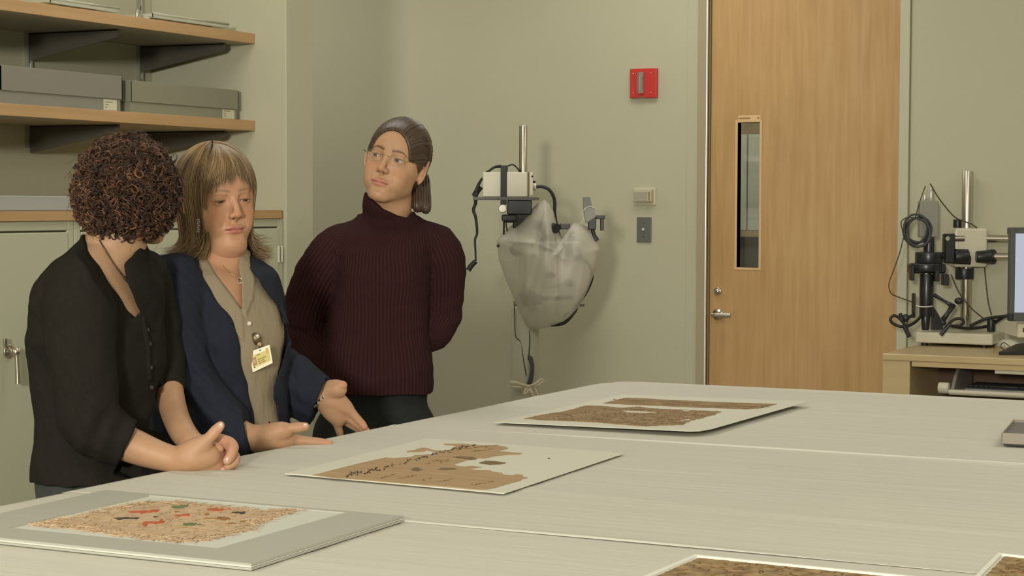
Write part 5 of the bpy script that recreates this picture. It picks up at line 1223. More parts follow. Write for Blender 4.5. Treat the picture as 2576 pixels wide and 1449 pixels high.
body3.append((*cb, skincol(cb[0]))); finish_body(P3, body3); add_eyes(P3, hmat(R3, hc3), P3.e, (.085, .055, .03), (-.28, .06))
rows3 = [(540, 905, 1055, .03, .060), (560, 878, 1080, .03, .075), (585, 840, 1102, .025, .10), (630, 832, 1100, .02, .115), (700, 846, 1086, .01, .118), (770, 832, 1078, .01, .105), (840, 812, 1078, .01, .105), (900, 803, 1088, .01, .112), (950, 800, 1091, .01, .118), (984, 806, 1088, .01, .115)]
t3 = torso(P3, rows3, 0, .1); s = SDF((-.30, -.2, P3.L(950, 990)[2]-.02), (.28, .24, P3.L(950, 470)[2]+.03), .0033); s.add(t3)
A3l = [(852, 618, .01), (806, 690, .03), (764, 790, .06), (757, 822, .05), (768, 870, .02), (800, 915, -.02)]; A3r = [(1092, 612, .03), (1112, 680, .05), (1111, 780, .08), (1100, 815, .07), (1088, 850, .05)]
pchain(P3, s, A3l, [.048, .048, .046, .047, .042, .032], .035, 6); pchain(P3, s, A3r, [.046, .042, .0375, .028, .022], .035, 6)
# ring of the pushed-up sleeve, collar tube and folded edge
s.add(cap(P3.L(775, 770, .055), P3.L(765, 806, .05), .046, .0545), .012); s.cut(cap(P3.L(722, 822, -.02), P3.L(822, 846, -.03), .004), .006)
s.add(cap(P3.L(1112, 735, .07), P3.L(1111, 788, .08), .038, .0415), .006); s.add(cap(P3.L(1108, 834, .05), P3.L(1098, 842, .05), .0255, .024), .006)
ncb, nct = P3.L(985, 560, .035), P3.L(975, 508, -.005)
s.add(cap(ncb, nct, .070, .0655), .012)
rg = []
for k in range(25):
    a = 2*math.pi*k/24; rg.append(P3.L(985, 563, .035)+np.array([.068*math.cos(a), .066*math.sin(a), .012*math.cos(a-.5)]))
for a, b in zip(rg[:-1], rg[1:]): s.add(cap(a, b, .008), .006)
# collar mouth follows the jaw: slanting cut above the rim
ctop = [(900, 400), (925, 486), (940, 503), (965, 527), (1000, 545), (1025, 548), (1040, 530), (1075, 505), (1120, 470), (1120, 400)]
s.cut(poly2(pp(P3, ctop), -.3, .3), .006)
s.disp(snoise(3, .16, .0022, st=(1, 1, .8))).disp(snoise(4, .05, .0011, st=(1, 1, 1.3)))
V, Q = s.mesh()
x, y, z = V.T; tb = np.clip((z-P3.L(950, 640)[2])/(P3.L(950, 560)[2]-P3.L(950, 640)[2]), 0, 1); tb = tb*tb*(3-2*tb); cx_ = P3.L(950, 700)[0]*(1-tb)+ncb[0]*tb
u_ = np.arctan2(y-.01-.01*tb, (x-cx_)/(1.3-.3*tb))*(94/(2*math.pi))
UC = u_[Q]; UC -= np.round((UC-UC[:, :1])/94)*94
for pts, side in ((A3l, -1), (A3r, 1)):
    C_ = np.array(spline([P3.L(*p) for p in pts], 6)); i = np.linalg.norm(V[:, None, :]-C_[None], axis=2).argmin(1)
    l0, l1 = (P3.L(848, 600)[0], P3.L(812, 900)[0]) if side < 0 else (P3.L(1094, 600)[0], P3.L(1080, 880)[0]); zt_, zb__ = P3.L(900, 600)[2], P3.L(900, 900)[2]; lim = l0+(l1-l0)*np.clip((zt_-z)/(zt_-zb__), 0, 1)
    m = (x < lim) if side < 0 else (x > lim); m &= z > P3.L(900, 925)[2]
    tn = np.gradient(C_, axis=0); tn /= np.linalg.norm(tn, axis=1)[:, None]; tt = tn[i]; e1 = np.cross(tt, [0, 1, 0]); e1 /= np.linalg.norm(e1, axis=1)[:, None]; e2 = np.cross(tt, e1); r_ = V-C_[i]
    ua = np.arctan2((r_*e1).sum(1), (r_*e2).sum(1))*(36/(2*math.pi)); ua = ua[Q]; ua -= np.round((ua-ua[:, :1])/36)*36; UC = np.where(m[Q].any(1)[:, None], ua, UC)
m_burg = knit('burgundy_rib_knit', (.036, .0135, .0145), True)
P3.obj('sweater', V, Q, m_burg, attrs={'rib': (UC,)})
m_trd = mat('dark_trousers', (.021, .023, .022), .9, spec=.2, noise=(80., .15), bump=(30., .002))
legs(P3, P3.L(946, 1000, .01)*[1, 1, 0], P3.L(946, 985)[2]+.07, .142, m_trd, None)
# hair drawn back over the skull into a low tail
def hair_cap(P, R, c, face, cuts=(), grow=.0055, top=0., back=0., h=.0018):
    s = SDF((-.1, -.1, -.13), (.1, .125, .145), h); s.add(ell((0, .013, .031+top/2), (.074+grow, .093+grow, .083+grow+top/2))).add(ell((0, .045, -.01), (.062+grow, .062+back, .070)), .02)
    s.add(ell((0, -.028, .024), (.061+grow*.7, .056+grow, .066+grow)), .02)
    for q in (-1, 1): s.add(ell((q*.058, -.006, .008), (.015+grow*.8, .033, .034)), .015)
    for f in face: s.cut(f, .010)
    for f in cuts: s.cut(f, .003)
    return s
s = hair_cap(P3, R3, hc3, [ell((0, -.098, -.022), (.063, .074, .098)), ell((0, -.06, -.10), (.15, .062, .11))], [ell((.080, .010, -.010), (.020, .023, .037)), ell((-.080, .010, -.010), (.020, .023, .037)), bx((0, .0, -.12), (.12, .055, .055))], .0062, .004)
s.add(ell((0, .098, -.018), (.024, .020, .030)), .02)
def streakf(V, pole, n, seed, amp):
    d = V-pole; a = np.arctan2(d[..., 0], d[..., 2]+.12*0); r = np.random.RandomState(seed); o = 0
    for k in range(6): o = o+np.sin(a*n*(1+k*.7)+r.uniform(0, 6.3)+r.uniform(-12, 12)*np.linalg.norm(d, axis=-1))
    return o/6*amp
Vc, Qc = s.mesh(); st_ = streakf(Vc, np.array([0, .10, -.03]), 26, 1, 1.)
me_n = Vc/np.linalg.norm(Vc, axis=1)[:, None]; Vc2 = Vc+me_n*st_[:, None]*.0007
Vt = SDF((-.1, -.1, P3.L(0, 560)[2]), (.22, .2, P3.L(0, 400)[2]), .0022); tp3 = [(1056, 440, .07), (1062, 470, .06), (1066, 500, .045), (1070, 520, .035), (1072, 530, .03)]
pchain(P3, Vt, tp3, [.019, .0195, .0165, .012, .005], .008, 6); pchain(P3, Vt, [(1050, 460, .06), (1050, 495, .045), (1052, 515, .03), (1050, 525, .025)], [.016, .017, .013, .005], .01, 5)
Vt.disp(lambda X, Y, Z: .0010*np.sin(X*900+Z*60)+.0010*np.sin(X*1500-Z*90+Y*300)+0*Y); Vt, Qt = Vt.mesh()
a_, _, _ = pj(P3, Vt)
def hcol(st, lo, hi): t = np.clip(.5+.5*st, 0, 1)[:, None]; return np.array(lo)*(1-t)+np.array(hi)*t
c1 = hcol(st_*1.6, (.026, .016, .009), (.085, .052, .030)); c2 = hcol(np.sin(a_*.9)*.6+np.sin(a_*2.1+1)*.5, (.030, .018, .010), (.09, .056, .033))
Vj, Qj = joinq((Vc2 @ R3.T+hc3, Qc), (Vt, Qt)); P3.obj('hair', Vj, Qj, m_hair, attrs={'col': np.concatenate([c1, c2])}, label='dark brown hair drawn back into a low tail')
# fine strands over the cap
r = np.random.RandomState(6); pa, ra, co = [], [], []
pole = np.array([0, .105, -.03])
for k in range(420):
    ang = r.uniform(-1.5, 1.5); f0 = np.array([.070*math.sin(ang), -.055*math.cos(ang)*1.15, .078*math.cos(ang)**1+.01]); f0[1] = -.062*math.cos(ang)+.01*r.rand(); T = 12; path = []; lift = 1.002+.004*r.rand()
    for i in range(T):
        t = i/(T-1); p = f0*(1-t)+pole*t; n_ = p-np.array([0, .013, .031]); q_ = n_/np.array([.0815, .1005, .0925]); p = np.array([0, .013, .031])+n_/max(np.linalg.norm(q_), 1e-3)*lift; path.append(p if t < .93 else p)
    pa.append(np.array(path) @ R3.T+hc3); ra.append(np.full(T, .00055)); b = r.rand(); co.append(np.array((.03, .02, .011))*(1-b)+np.array((.105, .066, .04))*b)
for k in range(500):
    a_ = r.uniform(0, 6.3); q_ = np.sqrt(r.rand()); T = 12; j_ = r.rand(); c_ = np.array(spline([P3.L(x_+(-14 if j_ < .4 else 0)*(1-.3*i_), y_, d_) for i_, (x_, y_, d_) in enumerate(tp3)], 3)); c_ = c_[np.linspace(0, len(c_)-1, T).astype(int)]
    w_ = np.interp(np.linspace(0, 1, T), [0, .3, .6, 1], [.018, .0195, .0165, .008])*(q_*.3+.78); pa.append(c_+np.stack([w_*math.cos(a_), w_*math.sin(a_), -.004*r.rand()*np.linspace(0, 1, T)], 1)); ra.append(np.full(T, .0005)*np.linspace(1, .5, T)); b = r.rand(); co.append(np.array((.03, .02, .011))*(1-b)+np.array((.105, .066, .04))*b)
V, Q, C_ = strands(pa, ra, co, 3, radial=P3.L(1035, 420, .03)); tag(P3.obj('hair_strands', V, Q, m_hair, attrs={'col': C_}), kind='stuff')
# glasses: rimless lenses, bridge and temples
gm = mat('thin_gold_wire', (.38, .28, .14), .3, .8); gl_ = mat('spectacle_lens', (.9, .92, .9), .03, alpha=.02, spec=.3); H3 = hmat(R3, hc3)
def h2w(p): return tuple(H3 @ Vector(p))
g = MB()
for q in (-1, 1):
    lens = []
    for k in range(28):
        a = 2*math.pi*k/28; lx, lz = .0215*abs(math.cos(a))**.75*math.copysign(1, math.cos(a)), .0135*abs(math.sin(a))**.8*math.copysign(1, math.sin(a)); lens.append(h2w((q*.0325+lx, -.0945+abs(lx*q+.012)*.12, -.0035+lz)))
    g2 = MB(); g2.prism(lens, .0012, tuple(R3 @ np.array([0, 1, 0]))); P3.mb(g2, 'lens', gl_)
    g.tube([h2w((q*.053, -.090, .003)), h2w((q*.062, -.086, .004)), h2w((q*.071, -.070, .003)), h2w((q*.0765, -.01, .003)), h2w((q*.0775, .012, -.004))], .0009, 6)
    g.tube(lens+[lens[0]], .00035, 5)
g.tube(spline([h2w((-.0115, -.0955, .001)), h2w((-.005, -.0985, .004)), h2w((.005, -.0985, .004)), h2w((.0115, -.0955, .001))], 4), .0009, 6)
P3.mb(g, 'glasses_frame', gm)
m = MB(); m.sphere(h2w((.0765, -.003, -.037)), .0022, 6); P3.mb(m, 'earring', m_chrome)

# ================= woman in the navy jacket
P2 = Person(560, 4.35, 'woman in navy jacket and taupe blouse with a badge, gesturing')
hc2 = P2.L(547, 500); R2 = euler_head(35, 4, -5); nb = R2.T @ (P2.L(556, 694, .012)-hc2)
s = head_field(nb, lo=(-.12, -.125, -.29), hi=(.12, .12, .13), fw=1.05, jaw=1.04, mouth=.0008, nose=1.03); open_eyes(s, -.0006, .0034, -.0012)
s.add(ell((0, -.045, -.112), (.035, .030, .018)), .03)
Vh, Qh = s.mesh(); Ch = head_colors(Vh, (.48, .265, .155), (.44, .165, .125), ((.20, .115, .055), .7), 1.1, .95, lash=-.0012)
Ch2 = Ch; sp = np.exp(-(((Vh[:, 0]+.013)/.0016)**2+((Vh[:, 2]+.0545)/.0016)**2))*(Vh[:, 1] < -.06); Ch = Ch*(1-sp[:, None]*.7)+np.array((.14, .05, .03))*sp[:, None]*.7
body2 = [(Vh @ R2.T+hc2, Qh, Ch)]
yaw2 = math.radians(-40)
rows2 = [(640, 478, 612, .02, .07), (660, 450, 640, .01, .11), (690, 400, 674, 0, .15), (740, 385, 694, 0, .165), (800, 384, 708, 0, .165), (850, 384, 714, 0, .16), (900, 386, 709, 0, .155), (950, 388, 704, 0, .155), (1060, 390, 708, 0, .16), (1190, 385, 712, 0, .17)]
s = SDF(P2.L(470, 830, 0)*[1, 0, 1]-[0, .24, 0], P2.L(680, 600, 0)*[1, 0, 1]+[0, .24, 0], .0026); s.add(torso(P2, rows2, yaw2, .16, -.015)); pchain(P2, s, [(558, 715, .0), (556, 690, .01), (555, 660, .012)], [.047, .049, .046], .03, 5)
Vn2, Qn2 = s.mesh(); body2.append((Vn2, Qn2, skincol(Vn2, base=(.48, .265, .155))))
# right hand, palm up on the table edge
V, Q = hand(P2, (570, 1200, -.34), (870, 1020, .02), ([(560, 1070, -.16), (620, 1098, -.18), (655, 1103, -.19)], [.034, .028, .025]),
    [([(650, 1103, -.19), (690, 1100, -.19), (722, 1103, -.18)], [.025, .027, .020]), ([(655, 1112, -.17), (700, 1116, -.155), (735, 1118, -.145)], [.020, .021, .016]), ([(665, 1098, -.20), (700, 1085, -.205), (722, 1082, -.205)], [.017, .016, .0125])],
    [([(700, 1084, -.205), (730, 1078, -.208), (752, 1075, -.208), (769, 1073, -.206)], [.0125, .0105, .0105, .0085]), ([(735, 1106, -.175), (768, 1109, -.172), (800, 1112, -.168), (828, 1115, -.164)], [.0125, .0098, .0092, .0072]),
     ([(735, 1112, -.155), (768, 1114, -.145), (800, 1116, -.14), (826, 1119, -.135)], [.012, .0098, .009, .0072]), ([(730, 1118, -.14), (765, 1119, -.125), (795, 1120, -.118), (815, 1121, -.115)], [.0115, .0095, .0088, .007]), ([(722, 1122, -.13), (750, 1122, -.105), (775, 1121, -.09), (790, 1121, -.085)], [.0105, .0085, .0078, .0065])])
nl = [(P2.L(771, 1069, -.214), .0075, (.72, .46, .36), .8), (P2.L(832, 1113, -.168), .007, (.66, .33, .22), .6)]
body2.append((V, Q, skincol(V, tips=nl+[(P2.L(820, 1114, -.16), .025, (.62, .30, .20), .5), (P2.L(765, 1074, -.206), .02, (.62, .31, .21), .4)])))
# left hand, palm open to the camera, fingers down
V, Q = hand(P2, (735, 1135, -.06), (970, 915, .30), ([(760, 955, .09), (795, 988, .10), (815, 1000, .105)], [.030, .026, .0235]),
    [([(812, 993, .105), (840, 1010, .11), (868, 1028, .115)], [.0235, .025, .017]), ([(812, 1005, .11), (838, 1035, .115), (855, 1056, .12)], [.020, .021, .014]), ([(815, 985, .10), (842, 978, .09), (856, 980, .085)], [.019, .0175, .0125])],
    [([(845, 977, .088), (855, 970, .08), (864, 969, .078)], [.0145, .0115, .0088]), ([(872, 1024, .11), (893, 1048, .115), (908, 1064, .12), (917, 1074, .122)], [.0125, .0100, .0090, .0072]),
     ([(864, 1038, .118), (888, 1060, .122), (908, 1074, .128), (923, 1083, .13)], [.0125, .0102, .0092, .0072]), ([(856, 1048, .125), (880, 1066, .14), (900, 1078, .15), (912, 1085, .155)], [.0115, .0095, .0085, .0068]), ([(848, 1056, .12), (850, 1072, .125), (854, 1086, .13), (857, 1096, .135)], [.0105, .0088, .0082, .0065])])
body2.append((V, Q, skincol(V, tips=[(P2.L(915, 1074, .12), .03, (.62, .28, .19), .5), (P2.L(865, 969, .075), .014, (.63, .27, .19), .5), (P2.L(840, 1000, .085), .02, (.50, .27, .18), .5), (P2.L(862, 1040, .10), .014, (.52, .24, .16), .4)])))
S2l, S2r = P2.L(425, 715, -.13), P2.L(655, 705, .15)
cb = coarse_body(P2, P2.L(545, 700)[0], .01, 0, P2.L(550, 720)[2], 0, math.radians(52), [[S2l, P2.L(480, 1000, -.16)], [S2r, P2.L(700, 950, .12)]], P2.L(950, 1050)[2])
body2.append((*cb, skincol(cb[0]))); finish_body(P2, body2); add_eyes(P2, hmat(R2, hc2), P2.e, (.06, .05, .035), (.12, -.30))
m_taupe = mat('taupe_blouse_cloth', (.30, .245, .165), .75, spec=.3, noise=(150., .05), bump=(9., .012, (1.4, 1.4, .35)))
s = SDF((-.24, -.24, P2.L(0, 1190)[2]), (.24, .24, P2.L(0, 620)[2]), .003); s.add(torso(P2, rows2, yaw2, .16, -.0075)); s.add(cap(P2.L(556, 650, .02), P2.L(556, 690, .01), .064, .075), .03)
lap = [(505, 640), (540, 661), (570, 698), (596, 732), (622, 771), (630, 800), (632, 850), (600, 815), (570, 770), (545, 730), (510, 690)]; lap2 = [(607, 669), (620, 715), (624, 771), (634, 790), (648, 745), (648, 700), (630, 660), (612, 640)]
for L_ in (lap, lap2): q = poly2(pp(P2, L_), -.4, .05); s.disp(lambda X, Y, Z, q=q: -.0050*np.clip(.5-q[0](X, Y, Z)/.003, 0, 1))
s.disp(lambda X, Y, Z: .0014*np.sin((X*.77-Y*.64)*190+Z*14)*np.clip((P2.L(0, 780)[2]-Z)/.1, 0, 1)+.0022*np.sin((X*.77-Y*.64)*75-Z*6+1)*np.clip((P2.L(0, 800)[2]-Z)/.1, 0, 1))
s.cut(poly2(pp(P2, [(500, 560), (522, 640), (540, 661), (570, 698), (596, 732), (623, 773), (622, 740), (618, 700), (607, 669), (603, 640), (640, 560)]), -.4, .30), .002)
Vs2, Qs2 = s.mesh(); P2.obj('blouse', Vs2, Qs2, m_taupe)
m_navy = mat('navy_cloth', (.0165, .0205, .034), .85, spec=.2, noise=(150., .12), bump=(260., .0006))
s = SDF((-.33, -.33, P2.L(0, 1190)[2]), (.34, .33, P2.L(0, 600)[2]), .0031); s.add(torso(P2, rows2, yaw2, .16, .006)); s.add(cap(P2.L(535, 652, .03), P2.L(538, 690, .03), .068, .08), .03)
pchain(P2, s, [(440, 705, -.12), (425, 800, -.15), (445, 900, -.165), (478, 990, -.17), (540, 1050, -.165), (600, 1090, -.175), (636, 1106, -.182)], [.062, .066, .064, .062, .055, .049, .0415], .02, 6)
pchain(P2, s, [(648, 708, .13), (658, 800, .15), (664, 885, .15), (700, 940, .125), (756, 974, .10), (792, 990, .098)], [.048, .047, .047, .057, .055, .046], .02, 6)
s.add(cap(P2.L(740, 990, .11), P2.L(785, 1040, .10), .034, .020), .03)
s.cut(poly2(pp(P2, [(503, 640), (520, 672), (560, 735), (600, 800), (622, 860), (640, 960), (657, 1090), (657, 1200), (712, 1200), (707, 1075), (702, 1000), (703, 940), (716, 890), (735, 840), (712, 815), (696, 777), (674, 732), (652, 691), (629, 661), (612, 600), (500, 600)]), -.5, .055), .003)
# cuffs: open the ends square
for c, d_, e_ in (((644, 1110, -.185), (600, 1090, -.175), .05), ((806, 998, .098), (770, 980, .10), .05)):
    a, b = P2.L(*c), P2.L(*d_); dr = (a-b)/np.linalg.norm(a-b); q_ = Vector(dr).to_track_quat('Z', 'Y').to_matrix(); s.cut(bx(a+dr*.052, (.075, .075, .05), np.array(q_)), .002)
    s.cut(cap(a-dr*.012, a+dr*.05, .034), .003)
s.disp(snoise(11, .12, .0035, st=(1, 1, .7))).disp(snoise(12, .045, .0016, st=(1, 1, 1)))
el = P2.L(500, 1020, -.2)
s.disp(lambda X, Y, Z: -.006*np.sin((X-el[0])*110+(Z-el[2])*85)*np.exp(-((X-el[0]+.02)**2+(Z-el[2]-.03)**2)/.006))
V, Q = s.mesh(); P2.obj('jacket', V, Q, m_navy)
legs(P2, P2.L(548, 1100, .02)*[1, 1, 0], P2.L(548, 1120)[2]+.06, .15, m_trd, None, yaw=math.radians(50))
# blouse buttons, necklace, badge
def bt(P, V, x, y, r, mt, nm): m = MB(); c = surf(P, V, x, y, .0012); m.sphere(c, (r, .0022, r), 8); return P.mb(m, nm, mt)
bt(P2, Vs2, 627, 814, .0052, mat('pearl_button', (.62, .58, .48), .2), 'button')
nv = Vn2; m = MB(); m.tube(spline([surf(P2, nv, x, y, .0012) for x, y in ((560, 668), (574, 682), (590, 695), (601, 700), (607, 690), (608, 676))], 6), .0007, 6); P2.mb(m, 'necklace', gm)
c = surf(P2, nv, 603, 706, .002); m = MB(); m.tube([c+np.array([.0055*math.cos(a), -.001, .0062*math.sin(a)]) for a in np.linspace(0, 2*math.pi, 18)], .0011, 6); P2.mb(m, 'pendant', m_chrome)
def facing_quad(P, V, pts, out, mat_, nm, th=.0016):
    c = surf(P, V, sum(p[0] for p in pts)/4, sum(p[1] for p in pts)/4, 0, 8); dt = np.dot(P.B @ c+P.o-CP, FW)-P.D-out; m = MB(); m.prism([P.L(x, y, dt) for x, y in pts], th, (0, 1, 0)); return P.mb(m, nm, mat_), dt
bd, dt_ = facing_quad(P2, Vs2, [(626.5, 886), (678, 867), (686, 913), (636, 937)], .012, mat('badge_card', (.66, .62, .40), .3), 'badge')
def onbadge(uu, vv, dd=.0002):
    a = np.array([626.5, 886]); b = np.array([678, 867]); c = np.array([636, 937]); d = np.array([686, 913]); p = (a*(1-uu)+b*uu)*(1-vv)+(c*(1-uu)+d*uu)*vv; return P2.L(p[0], p[1], dt_-dd)
def bq(u0, v0, u1, v1, col, nm, dd=.0003):
    m = MB(); m.prism([onbadge(u0, v0, dd), onbadge(u1, v0, dd), onbadge(u1, v1, dd), onbadge(u0, v1, dd)], .0002, (0, 1, 0)); return P2.mb(m, nm, mat('print_'+nm, col, .5), parent=bd)
bq(.06, .22, .93, .83, (.62, .52, .16), 'yellow_field'); bq(.78, .12, .90, .42, (.55, .40, .06), 'gold_block', .0005); bq(.08, .34, .27, .72, (.28, .15, .05), 'photo_hair', .0005); bq(.12, .42, .23, .62, (.55, .34, .20), 'photo_face', .0007); bq(.10, .76, .16, .84, (.03, .03, .02), 'dark_dot', .0005)
bq(.47, .08, .58, .13, (.05, .05, .03), 'slot', .0005)
m = MB()
for v0, us in ((.50, ((.34, .42), (.44, .76))), (.60, ((.34, .44), (.46, .64))), (.27, ((.32, .48),)), (.70, ((.36, .50), (.53, .7)))):
    for u0, u1 in us: m.prism([onbadge(u0, v0, .0006), onbadge(u1, v0, .0006), onbadge(u1, v0+.045, .0006), onbadge(u0, v0+.045, .0006)], .0002, (0, 1, 0))
P2.mb(m, 'printed_lines', mat('badge_print', (.26, .18, .02), .6), parent=bd)
m = MB(); c = P2.L(652.5, 866, dt_-.002); m.cyl(tuple(c), tuple(c+[0, .003, 0]), .0045, n=14); m.cyl(tuple(P2.L(652, 868, dt_-.001)), tuple(P2.L(653, 876, dt_)), .0018, n=8); c = P2.L(643, 852, dt_+.004); m.sphere(c, (.013, .006, .014), 10); P2.mb(m, 'badge_reel', mat('bronze_reel', (.16, .12, .06), .3, .7))
m = MB(); c = P2.L(647, 846, dt_-.004); m.sphere(c, (.006, .003, .006), 8); P2.mb(m, 'reel_shine', mat('reel_glint_tone', (.5, .47, .38), .25, .4))  # pale blob standing in for the glint on the reel
# bracelet
m = MB(); wc, wd_ = P2.L(808, 999, .103), P2.L(835, 1022, .108); ax_ = Vector(wd_-wc).normalized(); e1 = ax_.orthogonal().normalized(); e2 = ax_.cross(e1)
for k in range(16):
    a = 2*math.pi*k/16; p = Vector(wc)+(e1*math.cos(a)+e2*math.sin(a))*.0265; m.sphere(tuple(p), (.0042, .0042, .0060 if k % 2 else .0035), 6)
P2.mb(m, 'bracelet', mat('polished_silver', (.75, .72, .65), .12, 1.))
# shoulder-length highlighted hair with a fringe
def locks2(n, seed):
    r = np.random.RandomState(seed); pa, ra, co = [], [], []; T = 24
    part = math.radians(6)                                   # the parting sits a little to her left
    for k in range(n):
        phi = r.uniform(-math.pi, math.pi); a = phi-part; fr = abs(a) < math.radians(62 if r.rand() < .6 else 50); g_ = .007+.012*r.rand()
        ex, ey, ez = .0745+g_, .093+g_*.8, .086+g_; c0 = np.array([0, .012, .028])
        if fr and abs(a) < math.radians(8) and r.rand() < .5: continue
        u_ = np.linspace(0, 1, T)
        if fr:     # fringe: starts near the parting and sweeps outwards to the temples
            sg = 1 if a > 0 else -1; q_ = abs(a)/math.radians(62); g_ = .007+.007*r.rand(); ex, ey, ez = .0735+g_, .092+g_*.8, .085+g_
            th_end = math.radians(70+26*q_**1.3+r.normal()*5+(8 if r.rand() < .2 else 0)); th = th_end*(.02+.98*u_); ph = part+sg*(q_*math.radians(61))*(.35+.65*u_**.8)+r.normal()*.03
            path = np.stack([ex*np.sin(th)*np.sin(ph), c0[1]-ey*np.sin(th)*np.cos(ph)-.004*np.sin(u_*2.6), c0[2]+ez*np.cos(th)], 1); tip = .15
        else:
            ta = np.minimum(u_/.42, 1); th = math.radians(100)*(.02+.98*ta); ph0 = phi+r.normal()*.05; ph = part+(ph0-part)*(.8+.2*ta)
            path = np.stack([ex*np.sin(th)*np.sin(ph), c0[1]-ey*np.sin(th)*np.cos(ph), c0[2]+ez*np.cos(th)], 1); s_ = np.clip((u_-.42)/.58, 0, 1)
            zend = -.142-.026*r.rand()+(.035*r.rand() if r.rand() < .3 else 0)+(.02 if abs(a) < 1.3 else 0); zl = path[:, 2].min(); zl = c0[2]+ez*math.cos(math.radians(100))
            path[:, 2] = np.where(s_ > 0, zl+(zend-zl)*np.sin(s_*1.5)/math.sin(1.5), path[:, 2]); o = np.stack([np.sin(ph), -np.cos(ph)*.8, 0*ph], 1)
            bow = -.012*np.sin(s_*math.pi)+(.016+.030*r.rand())*np.clip((s_-.55)/.45, 0, 1)**1.6; path += o*bow[:, None]; path[:, 2] += .006*np.clip((s_-.85)/.15, 0, 1)*r.uniform(-1, 1.5); path[:, 1] += .010*s_; tip = .3
        wv, wa = r.uniform(0, 6.3), r.uniform(.3, 1.8); path += np.stack([np.sin(u_*5*wa+wv), np.cos(u_*4*wa+wv), 0*u_], 1)*(.0005+.0036*u_**2)[:, None]
        pa.append(path); w_ = r.uniform(.00035, .0008); ra.append(w_*np.concatenate([np.linspace(.7, 1, 5), np.ones(T-12), np.linspace(1, tip, 7)]))
        st = .5+.5*math.sin(phi*9+math.sin(phi*23)*1.4); b = r.rand()*.55+st*.45
        dark, mid_, lite = np.array((.13, .080, .038)), np.array((.29, .19, .095)), np.array((.52, .375, .205)); c = dark+(mid_-dark)*min(b*2, 1)+(lite-mid_)*max(b*2-1, 0); 
        if a > 0: c = c*.85
        co.append(c*r.uniform(.85, 1.15))
    return pa, ra, co
pa, ra, co = locks2(7500, 5); V, Q, C_ = strands(pa, ra, co, 3, radial=(0, .01, -.03))
s = hair_cap(P2, R2, hc2, [ell((0, -.108, -.030), (.068, .072, .098)), ell((0, -.07, -.10), (.15, .06, .12))], [bx((0, -.02, -.12), (.12, .06, .05))], .003, .0); s.add(ell((0, .055, -.07), (.070, .045, .075)), .02); Vc, Qc = s.mesh()
Vj, Qj = joinq((V @ R2.T+hc2, Q), (Vc @ R2.T+hc2, Qc)); tag(P2.obj('hair', Vj, Qj, m_hair, attrs={'col': np.concatenate([C_, np.tile((.15, .098, .050), (len(Vc), 1))])}, label='shoulder-length brown hair with blond highlights and fringe'))
m = MB(); 
for k in range(7): c = P2.L(499+k % 2*2-1, 553+k*5, -.085); m.sphere(c, (.0045-.0002*k, .003, .0032), 6)
P2.mb(m, 'earring', mat('dark_silver', (.25, .22, .2), .3, .8))

# ================= woman in the black cardigan
P1 = Person(270, 3.95, 'curly-haired woman in a black cardigan, hands clasped on the table')
hc1 = P1.L(343, 478, .01); R1 = euler_head(147, 4, 2)*.94; nb = np.linalg.inv(R1) @ (P1.L(292, 612, .01)-hc1)
s = head_field(nb, nr=.043, throat=False, h=.0022, ear=(0, 1), hi=(.1, .13, .13))
Vh, Qh = s.mesh(); Ch = head_colors(Vh, (.45, .275, .165), (.50, .2, .15), ((.08, .04, .02), .7)); body1 = [(Vh @ R1.T+hc1, Qh, Ch)]
yaw1 = math.radians(-27)
rows1 = [(600, 240, 345, .02, .06), (625, 205, 352, .01, .10), (660, 158, 366, 0, .15), (710, 122, 382, 0, .17), (770, 100, 391, 0, .17), (850, 90, 397, 0, .165), (920, 96, 400, 0, .15), (1000, 108, 390, 0, .145), (1080, 108, 394, 0, .15), (1150, 100, 412, 0, .165), (1197, 102, 428, 0, .17)]
s = SDF(P1.L(90, 860, 0)*[1, 0, 1]-[0, .24, 0], P1.L(460, 520, 0)*[1, 0, 1]+[0, .24, 0], .0026); s.add(torso(P1, rows1, yaw1, .16, -.0125)); pchain(P1, s, [(268, 690, .02), (276, 655, .02), (290, 612, .015), (308, 570, .01)], [.046, .044, .042, .042], .03, 5); s.cut(bx(P1.L(330, 500, 0), (.3, .3, .035)), .004)
Vn, Qn = s.mesh(); Vh1 = Vn; body1.append((Vn, Qn, skincol(Vn, base=(.45, .275, .165))))
# forearms and clasped hands
V, Q = hand(P1, (255, 1245, -.34), (660, 1020, .04), ([(300, 1108, -.15), (350, 1128, -.155), (400, 1146, -.16), (448, 1158, -.165)], [.034, .031, .0265, .0225]),
    [([(448, 1158, -.165), (485, 1150, -.17), (530, 1150, -.165)], [.0225, .0265, .019]), ([(470, 1168, -.16), (510, 1172, -.155), (548, 1168, -.15)], [.018, .019, .014]), ([(462, 1150, -.17), (490, 1130, -.175), (515, 1118, -.175)], [.019, .0185, .0135])],
    [([(508, 1118, -.178), (528, 1100, -.18), (542, 1084, -.18), (555, 1070, -.178)], [.0135, .0108, .0105, .0082]),
     ([(535, 1140, -.165), (558, 1142, -.14), (568, 1150, -.118), (556, 1156, -.11)], [.0115, .0092, .0088, .007]), ([(540, 1152, -.16), (563, 1156, -.14), (570, 1166, -.12), (556, 1170, -.112)], [.0115, .0092, .0088, .007]), ([(540, 1165, -.155), (560, 1172, -.14), (565, 1178, -.125), (552, 1181, -.115)], [.0105, .0088, .0082, .0065]), ([(528, 1175, -.15), (546, 1181, -.135), (550, 1184, -.125)], [.0095, .008, .0068])])
def tipc(*p): return P1.L(*p)
body1.append((V, Q, skincol(V, tips=[(tipc(557, 1072, -.186), .009, (.70, .47, .36), .9), (tipc(545, 1085, -.18), .02, (.62, .32, .22), .5), (tipc(560, 1160, -.15), .03, (.62, .30, .21), .45)])))
